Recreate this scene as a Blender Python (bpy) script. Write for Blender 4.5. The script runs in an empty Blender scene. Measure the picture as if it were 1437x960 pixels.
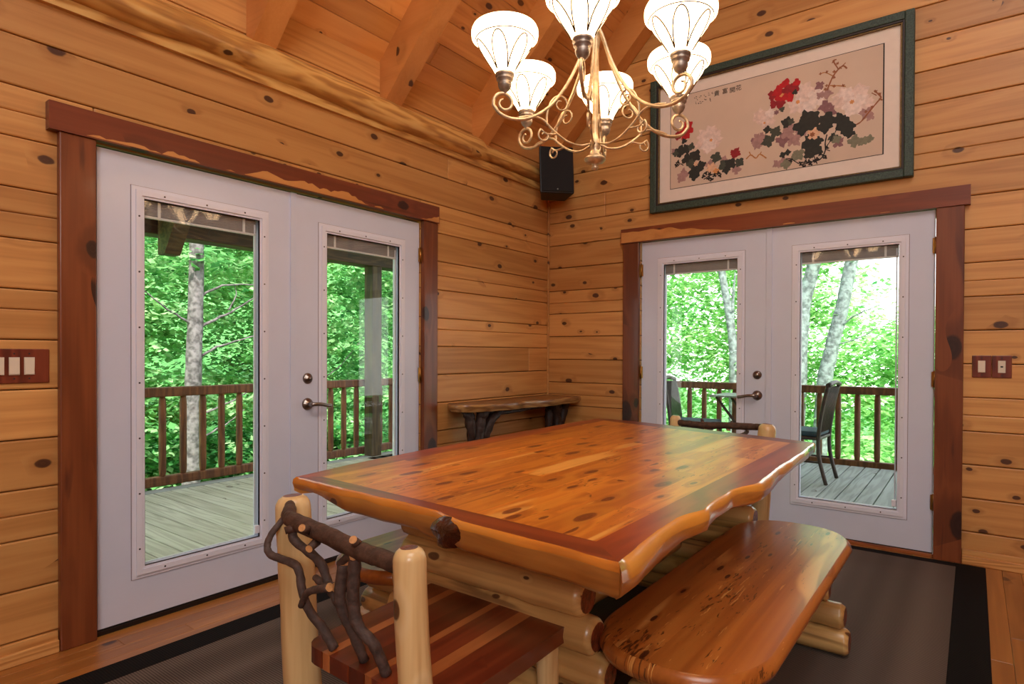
import bpy, math, random
from mathutils import Vector, Matrix, noise
random.seed(7)
PI = math.pi
SC = bpy.context.scene
COL = SC.collection
def S(r, g, b):
    f = lambda c: (c/12.92 if c <= .04045 else ((c+.055)/1.055)**2.4)
    return (f(r/255), f(g/255), f(b/255), 1)
V = Vector

# ------------------------------------------------------------------ materials
def newmat(name):
    m = bpy.data.materials.new(name); m.use_nodes = True
    nt = m.node_tree; nt.nodes.clear()
    return m, nt
class NT:
    def __init__(s, nt): s.nt = nt
    def n(s, t, **k):
        o = s.nt.nodes.new(t)
        for a, v in k.items(): setattr(o, a, v)
        return o
    def link(s, a, b): s.nt.links.new(a, b)
    def val(s, sock, v):
        if hasattr(v, 'is_output') or isinstance(v, bpy.types.NodeSocket): s.link(v, sock)
        else: sock.default_value = v
    def math(s, op, a, b=None, c=None, clamp=False):
        o = s.n('ShaderNodeMath', operation=op, use_clamp=clamp)
        for i, v in enumerate((a, b, c)):
            if v is not None: s.val(o.inputs[i], v)
        return o.outputs[0]
    def mix(s, f, a, b, blend='MIX'):
        o = s.n('ShaderNodeMix', data_type='RGBA', blend_type=blend)
        s.val(o.inputs[0], f); s.val(o.inputs[6], a); s.val(o.inputs[7], b)
        return o.outputs[2]
    def comb(s, x, y, z):
        o = s.n('ShaderNodeCombineXYZ')
        for i, v in enumerate((x, y, z)): s.val(o.inputs[i], v)
        return o.outputs[0]
    def noise(s, vec, scale, detail=3, dist=0, rough=.5):
        o = s.n('ShaderNodeTexNoise'); s.link(vec, o.inputs['Vector'])
        o.inputs['Scale'].default_value = scale; o.inputs['Detail'].default_value = detail
        o.inputs['Distortion'].default_value = dist; o.inputs['Roughness'].default_value = rough
        return o.outputs['Fac']
    def smooth(s, v, a, b):
        o = s.n('ShaderNodeMapRange', interpolation_type='SMOOTHSTEP')
        s.val(o.inputs[0], v); o.inputs[1].default_value = a; o.inputs[2].default_value = b
        return o.outputs[0]
    def bsdf(s, **k):
        o = s.n('ShaderNodeBsdfPrincipled')
        for a, v in k.items(): s.val(o.inputs[a.replace('_', ' ')], v)
        return o
    def out(s, sh):
        o = s.n('ShaderNodeOutputMaterial'); s.link(sh, o.inputs['Surface']); return o
    def bump(s, h, strength, dist=.01):
        o = s.n('ShaderNodeBump'); o.inputs['Strength'].default_value = strength
        o.inputs['Distance'].default_value = dist; s.link(h, o.inputs['Height']); return o.outputs[0]

def plain(name, col, rough=.5, metal=0., coat=0., var=0., scale=20, bump=0., spec=.5, emit=None, es=0):
    m, nt = newmat(name); N = NT(nt)
    tc = N.n('ShaderNodeTexCoord').outputs['Object']
    nz = N.smooth(N.noise(tc, scale, 4), .28, .72)
    c = N.mix(nz, tuple(x*(1-var) for x in col[:3])+(1,), tuple(min(1, x*(1+var)) for x in col[:3])+(1,))
    b = N.bsdf(Base_Color=c, Roughness=rough, Metallic=metal, Coat_Weight=coat, Specular_IOR_Level=spec)
    if emit: b.inputs['Emission Color'].default_value = emit; b.inputs['Emission Strength'].default_value = es
    if bump: N.link(N.bump(nz, bump), b.inputs['Normal'])
    N.out(b.outputs[0]); return m

def wood(name, cl, cm, cd, a=0, c=2, stretch=.09, gscale=7., rings=9., contrast=1., knot=0., kscale=4.5, ksize=.09,
         kcol=S(58, 26, 14), rough=.45, coat=0., coatr=.1, var=.35, sap=None, sapamt=0., bump=.08, fine=.35, streak=None, streakamt=0., kst=.62, fleck=0., fcol=S(70, 34, 16)):
    """a: axis along the grain, c: axis across it (object coordinates); face attribute pid shifts and tints each board"""
    m, nt = newmat(name); N = NT(nt)
    tc = N.n('ShaderNodeTexCoord').outputs['Object']
    sx = N.n('ShaderNodeSeparateXYZ'); N.link(tc, sx.inputs[0])
    pid = N.n('ShaderNodeAttribute', attribute_name='pid').outputs['Fac']
    A, Cc = sx.outputs[a], sx.outputs[c]
    O = sx.outputs[3-a-c]
    pa = N.math('MULTIPLY', pid, 37.7); pc = N.math('MULTIPLY', pid, 11.3)
    A2 = N.math('ADD', A, pa); C2 = N.math('ADD', Cc, pc)
    # knots in the plane of the board
    vk = N.comb(N.math('MULTIPLY', A2, kst), N.math('ADD', C2, N.math('MULTIPLY', O, .7)), 0.)
    wob = N.noise(vk, 30, 2)
    vo = N.n('ShaderNodeTexVoronoi', voronoi_dimensions='2D'); vo.inputs['Scale'].default_value = kscale
    N.link(vk, vo.inputs['Vector'])
    d = N.math('ADD', vo.outputs['Distance'], N.math('MULTIPLY', N.math('SUBTRACT', wob, .5), .06))
    sc = N.n('ShaderNodeSeparateColor'); N.link(vo.outputs['Color'], sc.inputs[0])
    keep = N.math('LESS_THAN', N.math('ADD', sc.outputs[0], N.math('MULTIPLY', N.math('SUBTRACT', N.noise(vk, 2.2, 1), .5), 1.6)), knot)
    rad = N.math('MULTIPLY_ADD', sc.outputs[1], ksize, ksize*.45)
    rel = N.math('DIVIDE', d, rad)
    kn = N.math('MULTIPLY', N.math('SUBTRACT', 1., N.smooth(rel, .75, 1.05)), keep)
    halo = N.math('MULTIPLY', N.math('SUBTRACT', 1., N.smooth(rel, .8, 3.4)), keep)
    # grain
    vg = N.comb(N.math('MULTIPLY', A2, stretch), C2, N.math('MULTIPLY', O, .6))
    n1 = N.noise(vg, gscale, 3, .25)
    ph = N.math('ADD', N.math('MULTIPLY', n1, rings), N.math('MULTIPLY', halo, .7))
    pp = N.math('PINGPONG', ph, .5)
    ring = N.smooth(pp, .05, .5)
    vf = N.comb(N.math('MULTIPLY', A2, .03), C2, O)
    fn = N.noise(vf, 90, 2)
    g = N.math('ADD', N.math('MULTIPLY', ring, 1-fine), N.math('MULTIPLY', fn, fine))
    lo = N.noise(N.comb(N.math('MULTIPLY', A2, .35), C2, O), 2.2, 2)
    g = N.math('ADD', N.math('MULTIPLY', N.math('SUBTRACT', g, .5), contrast), .5, clamp=True)
    r = N.n('ShaderNodeValToRGB')
    r.color_ramp.elements[0].position = .0; r.color_ramp.elements[0].color = cd
    r.color_ramp.elements[1].position = 1.; r.color_ramp.elements[1].color = cl
    e = r.color_ramp.elements.new(.45); e.color = cm
    N.link(g, r.inputs[0]); col = r.outputs[0]
    # board to board tint
    wn = N.n('ShaderNodeTexWhiteNoise', noise_dimensions='1D'); N.link(pid, wn.inputs['W'])
    t = N.math('MULTIPLY_ADD', wn.outputs['Value'], .7, N.math('MULTIPLY', lo, .3))
    tint = N.math('MULTIPLY_ADD', t, var*1.6, 1-var*.8)
    mul = N.comb(tint, N.math('POWER', tint, 1.12), N.math('POWER', tint, 1.25))
    col = N.mix(1., col, mul, 'MULTIPLY')
    if sap:
        s1 = N.noise(N.comb(N.math('MULTIPLY', A2, .22), N.math('MULTIPLY', C2, 1.6), O), 4.5, 2, .4)
        s2 = N.math('ADD', s1, N.math('MULTIPLY', N.math('SUBTRACT', wn.outputs['Value'], .5), .25))
        col = N.mix(N.math('MULTIPLY', N.smooth(s2, .62-sapamt*.3, .68-sapamt*.3), .85), col, N.mix(g, sap, tuple(min(1, x*1.15) for x in sap[:3])+(1,)))
    if streak:
        s3 = N.noise(N.comb(N.math('MULTIPLY', A2, .16), N.math('MULTIPLY', C2, 2.), N.math('MULTIPLY', O, 2.)), 8, 3, .5)
        col = N.mix(N.math('MULTIPLY', N.smooth(s3, .6-streakamt*.2, .72-streakamt*.2), .75), col, streak)
    if fleck:
        f1 = N.noise(N.comb(N.math('MULTIPLY', A2, 2.2), N.math('MULTIPLY', C2, 11.), 0.), 8, 4, .6, .65)
        f2 = N.noise(N.comb(N.math('MULTIPLY', A2, .6), C2, 3.), 5, 2)
        fk = N.math('MULTIPLY', N.smooth(N.math('ADD', f1, N.math('MULTIPLY', N.math('SUBTRACT', f2, .5), .7)), .70-fleck*.1, .76-fleck*.1), .85)
        col = N.mix(fk, col, fcol)
        f3 = N.noise(N.comb(N.math('MULTIPLY', A2, 1.1), N.math('MULTIPLY', C2, 14.), 7.), 6, 3, .4, .6)
        col = N.mix(N.math('MULTIPLY', N.smooth(N.math('ADD', f3, N.math('MULTIPLY', N.math('SUBTRACT', f2, .5), .5)), .70-fleck*.06, .73-fleck*.06), .7), col, sap or cl)
    if knot:
        col = N.mix(N.math('MULTIPLY', halo, .20), col, tuple(x*.45 for x in cd[:3])+(1,))
        kc = N.mix(N.smooth(N.math('PINGPONG', N.math('MULTIPLY', rel, 2.2), .5), .1, .5), kcol, tuple(min(1, x*1.5) for x in kcol[:3])+(1,))
        col = N.mix(N.math('MULTIPLY', kn, .92), col, kc)
    b = N.bsdf(Base_Color=col, Roughness=rough, Coat_Weight=coat, Coat_Roughness=coatr)
    if bump: N.link(N.bump(g, bump, .004), b.inputs['Normal'])
    N.out(b.outputs[0]); return m

def emissive(name, col, strength, base=None):
    return plain(name, base or col, rough=.35, emit=col, es=strength)

M = {}
PL, PM, PD = S(218, 165, 98), S(203, 144, 80), S(168, 110, 54)
kw = dict(knot=.36, kscale=7., ksize=.105, rough=.5, coat=.12, coatr=.25, var=.30, contrast=.7, rings=5, fine=.55, stretch=.06)
M['wall_l'] = wood('pine_wall_left', PL, PM, PD, a=1, c=2, **kw)
M['wall_r'] = wood('pine_wall_right', PL, PM, PD, a=0, c=2, **kw)
M['ceil'] = wood('pine_ceiling', S(226, 166, 100), S(210, 146, 80), S(178, 110, 52), a=1, c=0, knot=.36, kscale=6., ksize=.1, rough=.4, coat=.2, coatr=.2, var=.30, contrast=.6, stretch=.06, fine=.5, rings=6)
M['rafter'] = wood('pine_rafter', S(222, 158, 94), S(202, 134, 70), S(170, 104, 50), a=0, c=1, stretch=.35, gscale=4, rings=5, knot=.15, rough=.45, coat=.1, contrast=.5, fine=.6, var=.1)
M['log'] = wood('peeled_log_y', S(226, 180, 108), S(206, 152, 80), S(150, 92, 42), a=1, c=2, stretch=.12, gscale=9, rings=6, knot=.12, rough=.45, coat=.15, var=.15)
M['cedar_z'] = wood('cedar_casing_vertical', S(146, 82, 44), S(118, 60, 30), S(84, 40, 20), a=2, c=1, knot=.5, kscale=3.4, ksize=.17, kcol=S(38, 18, 14), rough=.4, coat=.2, var=.2, contrast=.6, rings=4, stretch=.07, fine=.5, streak=S(78, 34, 24), streakamt=-.1)
M['cedar_zx'] = wood('cedar_casing_vertical_b', S(146, 82, 44), S(118, 60, 30), S(84, 40, 20), a=2, c=0, knot=.5, kscale=3.4, ksize=.17, kcol=S(38, 18, 14), rough=.4, coat=.2, var=.2, contrast=.6, rings=4, stretch=.07, fine=.5, streak=S(78, 34, 24), streakamt=-.1)
M['cedar_y'] = wood('cedar_header_left', S(142, 74, 42), S(114, 52, 30), S(80, 34, 20), a=1, c=2, knot=.5, kscale=3.2, ksize=.13, kcol=S(40, 16, 14), rough=.4, coat=.2, var=.1, contrast=.6, rings=4, stretch=.07, fine=.5, streak=S(70, 30, 22), streakamt=-.05)
M['cedar_sap'] = wood('cedar_header_sapwood', S(214, 154, 90), S(196, 132, 70), S(160, 96, 48), a=1, c=2, rings=3, contrast=.5, rough=.4, coat=.2, var=.1)
M['cedar_x'] = wood('cedar_header_right', S(150, 80, 42), S(124, 58, 30), S(90, 40, 22), contrast=.6, rings=4, stretch=.07, fine=.5, a=0, c=2, knot=.2, kscale=3.2, ksize=.1, kcol=S(40, 16, 14), rough=.4, coat=.2, var=.1, streak=S(84, 36, 24), streakamt=-.1)
M['floor'] = wood('oak_floor', S(184, 126, 64), S(160, 102, 46), S(126, 74, 32), a=1, c=0, knot=.03, rough=.32, coat=.3, coatr=.2, var=.26, contrast=.6, rings=5, stretch=.06, fine=.5)
M['base_l'] = wood('pine_baseboard', PL, PM, PD, a=1, c=2, rough=.5, coat=.1, var=.15)
M['base_r'] = wood('pine_baseboard_b', PL, PM, PD, a=0, c=2, rough=.5, coat=.1, var=.15)
M['top'] = wood('cedar_tabletop', S(234, 156, 54), S(212, 122, 34), S(164, 80, 22), a=1, c=0, stretch=.09, gscale=6, rings=5, knot=.55, kst=.35, kscale=10., ksize=.15, kcol=S(106, 44, 16), rough=.32, coat=.32, coatr=.26, var=.34, contrast=.7, fine=.45, fleck=.35, fcol=S(112, 48, 18), sap=S(240, 176, 84), sapamt=-.08, bump=.02, streak=S(136, 58, 18), streakamt=-.1)
M['edge_y'] = wood('cedar_edge_along', S(186, 88, 34), S(158, 62, 24), S(108, 36, 14), a=1, c=0, stretch=.10, knot=.35, kscale=6, ksize=.08, kcol=S(70, 26, 12), rough=.32, coat=.32, coatr=.26, var=.2, bump=.02, rings=5, contrast=.6)
M['edge_x'] = wood('cedar_edge_end', S(164, 74, 30), S(132, 50, 22), S(90, 30, 14), a=0, c=1, stretch=.10, knot=.3, kscale=6, ksize=.08, kcol=S(70, 26, 12), rough=.32, coat=.32, coatr=.26, var=.2, bump=.02, rings=5, contrast=.6)
M['sap_y'] = wood('sapwood_bevel', S(238, 170, 74), S(224, 148, 54), S(190, 108, 36), a=1, c=0, stretch=.15, rough=.25, coat=.6, coatr=.08, var=.1, bump=.05, rings=3, contrast=.6)
M['sap_x'] = wood('sapwood_bevel_end', S(228, 154, 62), S(206, 124, 44), S(160, 84, 30), a=0, c=1, stretch=.15, rough=.25, coat=.6, coatr=.08, var=.1, bump=.05, rings=3, contrast=.6, knot=.2)
M['live_y'] = wood('live_edge_side', S(224, 164, 84), S(206, 140, 64), S(160, 98, 44), a=1, c=2, stretch=.1, gscale=9, rings=4, contrast=.7, fine=.5, rough=.3, coat=.5, var=.15, bump=.2, streak=S(112, 64, 32), streakamt=.0)
M['live_x'] = wood('live_edge_side_end', S(212, 150, 74), S(186, 120, 54), S(142, 84, 38), a=0, c=2, stretch=.08, gscale=8, rings=4, contrast=.7, fine=.5, rough=.3, coat=.5, var=.15, bump=.2, streak=S(98, 54, 28), streakamt=.1, knot=.22, kscale=8, ksize=.11)
M['burl'] = plain('dark_burl', S(66, 26, 12), .25, coat=.6, var=.5, scale=30, bump=.4)
M['bench'] = wood('cedar_bench', S(194, 122, 52), S(170, 96, 38), S(128, 66, 26), a=1, c=0, stretch=.05, rings=6, kst=.28, knot=.36, kscale=17, ksize=.12, kcol=S(62, 30, 14), rough=.28, coat=.45, coatr=.2, fleck=.6, var=.16, contrast=.65, fine=.55, bump=.02, sap=S(222, 158, 84), sapamt=-.34)
M['seat'] = wood('cedar_seat', S(142, 66, 34), S(112, 46, 24), S(76, 28, 16), a=1, c=0, stretch=.05, rings=5, knot=.2, kscale=8, ksize=.1, rough=.3, coat=.45, coatr=.15, var=.62, contrast=.6, fine=.5, bump=.02, sap=S(180, 112, 62), sapamt=-.2)
M['seat_l'] = wood('cedar_seat_sapwood', S(186, 116, 64), S(164, 94, 48), S(126, 66, 32), a=1, c=0, stretch=.05, rings=4, rough=.3, coat=.45, coatr=.15, var=.2, contrast=.5, bump=.02)
lg = dict(stretch=.07, gscale=8, rings=4, contrast=.6, fine=.5, knot=.46, kscale=9, ksize=.10, kcol=S(70, 36, 20), rough=.35, coat=.3, coatr=.15, bump=.15)
M['post'] = wood('peeled_log_upright', S(240, 214, 166), S(226, 192, 136), S(186, 138, 82), a=2, c=0, var=.1, streak=S(176, 124, 70), streakamt=-.05, **lg)
M['logx'] = wood('peeled_log_lying', S(228, 188, 124), S(204, 158, 96), S(146, 100, 54), a=0, c=2, var=.25, streak=S(104, 68, 40), streakamt=.15, **lg)
M['logy'] = wood('peeled_log_stretcher', S(230, 186, 116), S(206, 152, 84), S(150, 100, 50), a=1, c=2, var=.2, **lg)
M['endgrain'] = plain('log_end_grain', S(112, 52, 28), .4, coat=.3, var=.45, scale=60, bump=.2)
M['bark'] = plain('twig_bark', S(82, 64, 57), .7, var=.3, scale=50, bump=.2)
M['bark_crest'] = plain('branch_bark', S(76, 52, 40), .65, var=.35, scale=45, bump=.25)
M['cut'] = plain('cut_twig_end', S(202, 146, 92), .5, var=.2, scale=80)
M['root'] = plain('gnarled_root', S(56, 38, 30), .55, var=.4, scale=24, bump=.35)
M['console'] = wood('console_slab', S(126, 76, 40), S(104, 58, 30), S(72, 38, 20), a=1, c=0, rough=.3, coat=.4, var=.1)
M['console_e'] = wood('console_edge', S(190, 146, 88), S(160, 112, 62), S(110, 70, 38), a=1, c=2, stretch=.2, rough=.35, coat=.3, var=.1, bump=.3)
M['white'] = plain('door_paint', S(209, 213, 230), .35, var=.015, scale=6, coat=.1)
M['white2'] = plain('door_moulding', S(226, 226, 238), .35, var=.01, scale=6)
M['gasket'] = plain('glazing_gasket', S(128, 108, 112), .6)
M['black'] = plain('black_rubber', S(18, 16, 16), .6)
M['screw'] = plain('screw_head', S(70, 62, 66), .4, metal=.5)
M['blind'] = plain('blind_slats', S(160, 154, 154), .5, var=.05)
M['blind_r'] = plain('blind_rail', S(225, 222, 222), .5, var=.03)
M['nickel'] = plain('satin_nickel', S(150, 140, 132), .28, metal=1., var=.05)
M['brass'] = plain('hinge_brass', S(176, 132, 70), .3, metal=1., var=.1)
M['bronze'] = plain('threshold_bronze', S(40, 30, 26), .45, metal=.4)
M['threshold'] = wood('oak_threshold', S(150, 86, 44), S(128, 66, 32), S(96, 46, 22), a=0, c=1, rough=.4, coat=.2)
M['iron'] = plain('pewter_iron', S(206, 184, 152), .42, metal=.6, var=.3, scale=35)
M['iron_d'] = plain('pewter_cup', S(160, 148, 138), .42, metal=.65, var=.35, scale=40)
M['rib'] = plain('shade_rib', S(92, 66, 38), .5)
M['plate'] = wood('cedar_plate', S(134, 62, 38), S(112, 46, 28), S(80, 30, 18), a=2, c=1, rough=.4, coat=.2, var=.1)
M['rocker'] = plain('ivory_switch', S(226, 212, 190), .4, var=.02)
M['speaker'] = plain('speaker_cabinet', S(26, 21, 20), .5, var=.1)
M['grille'] = plain('speaker_grille', S(20, 17, 17), .8, var=.3, scale=300, bump=.3)
M['badge'] = plain('speaker_badge', S(120, 116, 112), .3, metal=.8)
M['green'] = plain('green_frame', S(54, 70, 58), .5, var=.4, scale=120, bump=.2)
M['gilt'] = plain('gilt_fillet', S(120, 96, 52), .4, metal=.4, var=.3, scale=90)
M['frame_dark'] = plain('dark_lip', S(46, 34, 30), .5)
M['mat'] = plain('mat_board', S(234, 218, 204), .8, var=.02)
M['paper'] = plain('painting_paper', S(214, 190, 168), .8, var=.035, scale=4)
for k, c in dict(ink=(38, 32, 30), leaf=(50, 50, 44), leaf2=(72, 74, 62), greyleaf=(128, 126, 104), mauve=(170, 132, 126), mauve2=(140, 100, 102),
                 red=(188, 30, 36), red2=(150, 34, 40), pale=(226, 202, 190), pale2=(219, 192, 178), white=(231, 212, 202), ochre=(184, 122, 66), twig=(150, 92, 60), yolk=(220, 150, 90), peach=(222, 180, 146)).items():
    M['p_'+k] = plain('ink_'+k, S(*c), .8, var=.12, scale=40)
M['deck'] = wood('weathered_deck', S(216, 212, 196), S(198, 192, 174), S(164, 158, 142), a=0, c=1, knot=.12, kscale=4, kcol=S(96, 84, 70), rough=.75, var=.16, contrast=.7, stretch=.06)
M['deck_y'] = wood('weathered_deck_b', S(178, 180, 176), S(158, 160, 156), S(124, 126, 122), a=1, c=0, knot=.15, kscale=4, kcol=S(86, 76, 66), rough=.75, var=.16, contrast=.7, stretch=.06)
M['rail'] = wood('stained_rail', S(142, 90, 54), S(118, 70, 40), S(84, 48, 28), a=2, c=1, rough=.55, var=.2)
M['porch'] = wood('porch_timber', S(98, 74, 44), S(76, 54, 32), S(50, 34, 20), a=1, c=2, rough=.6, var=.2)
M['porchpost'] = wood('porch_post', S(104, 84, 50), S(80, 60, 34), S(52, 36, 22), a=2, c=1, rough=.6, var=.2)
M['shingle'] = plain('roof_shingle', S(80, 76, 72), .9, var=.3)
M['chairdark'] = plain('patio_chair_metal', S(58, 44, 40), .5, var=.3)
M['cushion'] = plain('teal_cushion', S(48, 72, 84), .8, var=.15, scale=60)
M['tabletop_green'] = plain('patio_table_top', S(150, 160, 148), .45, var=.1)
M['trunk'] = plain('grey_trunk', S(112, 104, 104), .9, var=.6, scale=14, bump=.6)
M['trunk2'] = plain('pale_trunk', S(128, 138, 136), .9, var=.5, scale=14, bump=.6)
M['hill'] = plain('hillside', S(88, 150, 76), .95, var=.5, scale=1.5)
M['ext'] = plain('exterior_log', S(74, 44, 24), .7, var=.2)

def glass():
    m, nt = newmat('window_glass'); N = NT(nt)
    fr = N.n('ShaderNodeFresnel'); N.link(N.math('MULTIPLY_ADD', N.n('ShaderNodeNewGeometry').outputs['Backfacing'], 1/1.55-1.55, 1.55), fr.inputs['IOR'])
    t = N.n('ShaderNodeBsdfTransparent'); t.inputs[0].default_value = (.97, .985, .975, 1)
    g = N.n('ShaderNodeBsdfGlossy'); g.inputs['Roughness'].default_value = .0
    mx = N.n('ShaderNodeMixShader'); N.link(N.math('MULTIPLY', fr.outputs[0], .6), mx.inputs[0])
    N.link(t.outputs[0], mx.inputs[1]); N.link(g.outputs[0], mx.inputs[2]); N.out(mx.outputs[0]); return m
M['glass'] = glass()
def leafmat(name, c1, c2, c3, tr=.5):
    m, nt = newmat(name); N = NT(nt)
    pid = N.n('ShaderNodeAttribute', attribute_name='pid').outputs['Fac']
    r = N.n('ShaderNodeValToRGB'); N.link(pid, r.inputs[0])
    r.color_ramp.elements[0].color = c1; r.color_ramp.elements[1].color = c3
    e = r.color_ramp.elements.new(.5); e.color = c2
    d = N.n('ShaderNodeBsdfDiffuse'); t = N.n('ShaderNodeBsdfTranslucent')
    N.link(r.outputs[0], d.inputs[0]); N.link(r.outputs[0], t.inputs[0])
    mx = N.n('ShaderNodeMixShader'); mx.inputs[0].default_value = tr
    N.link(d.outputs[0], mx.inputs[1]); N.link(t.outputs[0], mx.inputs[2])
    N.out(mx.outputs[0]); return m
M['leaf'] = leafmat('maple_leaves', S(66, 138, 78), S(130, 196, 118), S(212, 240, 186))
M['leaf_light'] = leafmat('young_leaves', S(84, 154, 78), S(144, 208, 118), S(220, 244, 184))
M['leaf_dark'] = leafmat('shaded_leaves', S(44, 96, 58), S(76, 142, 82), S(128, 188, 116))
def shade_mat():
    m, nt = newmat('frosted_shade'); N = NT(nt)
    b = N.bsdf(Base_Color=S(250, 240, 222), Roughness=.4)
    b.inputs['Emission Color'].default_value = S(255, 228, 190); b.inputs['Emission Strength'].default_value = 6.
    t = N.n('ShaderNodeBsdfTranslucent'); t.inputs[0].default_value = S(255, 240, 215)
    mx = N.n('ShaderNodeMixShader'); mx.inputs[0].default_value = .35
    N.link(b.outputs[0], mx.inputs[1]); N.link(t.outputs[0], mx.inputs[2]); N.out(mx.outputs[0]); return m
M['shade'] = shade_mat()
M['bulb'] = emissive('lamp_bulb', S(255, 226, 180), 12)
def rugmat(name, c1, c2):
    m, nt = newmat(name); N = NT(nt)
    tc = N.n('ShaderNodeTexCoord').outputs['Object']
    sx = N.n('ShaderNodeSeparateXYZ'); N.link(tc, sx.inputs[0])
    X, Y = sx.outputs[0], sx.outputs[1]
    rib = N.math('PINGPONG', N.math('ADD', N.math('MULTIPLY', Y, 105.), N.math('MULTIPLY', N.math('PINGPONG', N.math('MULTIPLY', X, 150.), .5), .6)), .5)
    band = N.noise(N.comb(N.math('MULTIPLY', X, 3.2), 0., 0.), 1.6, 1)
    g = N.math('ADD', N.math('MULTIPLY', rib, 1.2), N.math('MULTIPLY', N.math('SUBTRACT', band, .5), .9), clamp=True)
    col = N.mix(g, c1, c2)
    b = N.bsdf(Base_Color=col, Roughness=.95, Specular_IOR_Level=.1)
    N.link(N.bump(rib, .5, .003), b.inputs['Normal']); N.out(b.outputs[0]); return m
M['rug'] = rugmat('woven_rug', S(66, 55, 50), S(140, 124, 112))
M['rug_b'] = rugmat('woven_rug_border', S(18, 15, 15), S(40, 36, 34))

# ------------------------------------------------------------------ mesh builder
class MB:
    def __init__(s): s.v = []; s.f = []; s.p = []; s.m = []; s.sm = []
    def add(s, vs, fs, pid=None, mat=0, smooth=False, T=None):
        o = len(s.v)
        if pid is None: pid = random.random()
        s.v += [tuple(T @ V(q)) if T else tuple(q) for q in vs]
        for k, f in enumerate(fs):
            s.f.append([o+i for i in f]); s.p.append(pid)
            s.m.append(mat[k] if isinstance(mat, (list, tuple)) else mat); s.sm.append(smooth)
        return s
    def box(s, x0, x1, y0, y1, z0, z1, pid=None, mat=0, T=None):
        vs = [(x, y, z) for z in (z0, z1) for y in (y0, y1) for x in (x0, x1)]
        return s.add(vs, [(0, 2, 3, 1), (4, 5, 7, 6), (0, 1, 5, 4), (2, 6, 7, 3), (0, 4, 6, 2), (1, 3, 7, 5)], pid, mat, False, T)
    def prism(s, poly, z0, z1, pid=None, mat=0, T=None, sidemat=None, smooth_side=False):
        n = len(poly)
        vs = [(p[0], p[1], z0) for p in poly]+[(p[0], p[1], z1) for p in poly]
        s.add(vs, [tuple(range(n-1, -1, -1)), tuple(range(n, 2*n))], pid, mat, False, T)
        return s.add(vs, [(i, (i+1) % n, n+(i+1) % n, n+i) for i in range(n)], pid, mat if sidemat is None else sidemat, smooth_side, T)
    def tube(s, path, rad, n=10, pid=None, mat=0, capmat=None, jit=0., caps=True, T=None, sq=(1, 1), seed=0, flat=False):
        path = [V(p) for p in path]; m = len(path)
        if not hasattr(rad, '__len__'): rad = [rad]*m
        if pid is None: pid = random.random()
        tang = [(path[min(i+1, m-1)]-path[max(i-1, 0)]).normalized() for i in range(m)]
        up = V((0, 0, 1)) if abs(tang[0].z) < .9 else V((1, 0, 0))
        nx = tang[0].cross(up).normalized(); vs = []
        for i in range(m):
            nx = (nx-tang[i]*nx.dot(tang[i])).normalized(); ny = tang[i].cross(nx)
            for k in range(n):
                a = 2*PI*k/n
                r = rad[i]
                if jit: r *= 1+jit*noise.noise(V((math.cos(a)*1.3+seed, math.sin(a)*1.3, i*.7+seed*3.1)))
                vs.append(path[i]+nx*math.cos(a)*r*sq[0]+ny*math.sin(a)*r*sq[1])
        fs = [(i*n+k, i*n+(k+1) % n, (i+1)*n+(k+1) % n, (i+1)*n+k) for i in range(m-1) for k in range(n)]
        s.add(vs, fs, pid, mat, not flat, T)
        if caps:
            cm = mat if capmat is None else capmat
            o = len(s.v)-len(vs)
            s.f.append([o+k for k in range(n-1, -1, -1)]); s.f.append([o+(m-1)*n+k for k in range(n)])
            s.p += [pid]*2; s.m += [cm]*2; s.sm += [False]*2
        return s
    def lathe(s, prof, n=24, c=(0, 0, 0), pid=None, mat=0, T=None, flute=0., closed=False):
        vs = []
        for (r, z) in prof:
            for k in range(n):
                a = 2*PI*k/n; vs.append((c[0]+r*math.cos(a), c[1]+r*math.sin(a), c[2]+z))
        m = len(prof)
        fs = [(i*n+k, i*n+(k+1) % n, (i+1)*n+(k+1) % n, (i+1)*n+k) for i in range(m-1) for k in range(n)]
        s.add(vs, fs, pid, mat, True, T)
        return s
    def build(s, name, mats, parent=None, bevel=0., off=(0, 0, 0), seg=2, solid=0., subsurf=0):
        me = bpy.data.meshes.new(name)
        me.from_pydata([tuple(V(q)-V(off)) for q in s.v], [], s.f)
        if not isinstance(mats, (list, tuple)): mats = [mats]
        for mm in mats: me.materials.append(mm)
        at = me.attributes.new('pid', 'FLOAT', 'FACE'); at.data.foreach_set('value', s.p)
        me.polygons.foreach_set('material_index', s.m); me.polygons.foreach_set('use_smooth', s.sm)
        me.update(); me.validate()
        o = bpy.data.objects.new(name, me); COL.objects.link(o)
        if parent: o.parent = parent
        if solid:
            md = o.modifiers.new('thickness', 'SOLIDIFY'); md.thickness = solid; md.offset = 0
        if subsurf:
            md = o.modifiers.new('smooth', 'SUBSURF'); md.levels = subsurf; md.render_levels = subsurf
        if bevel:
            md = o.modifiers.new('bevel', 'BEVEL'); md.width = bevel; md.segments = seg; md.limit_method = 'ANGLE'; md.angle_limit = math.radians(40)
        return o

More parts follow.
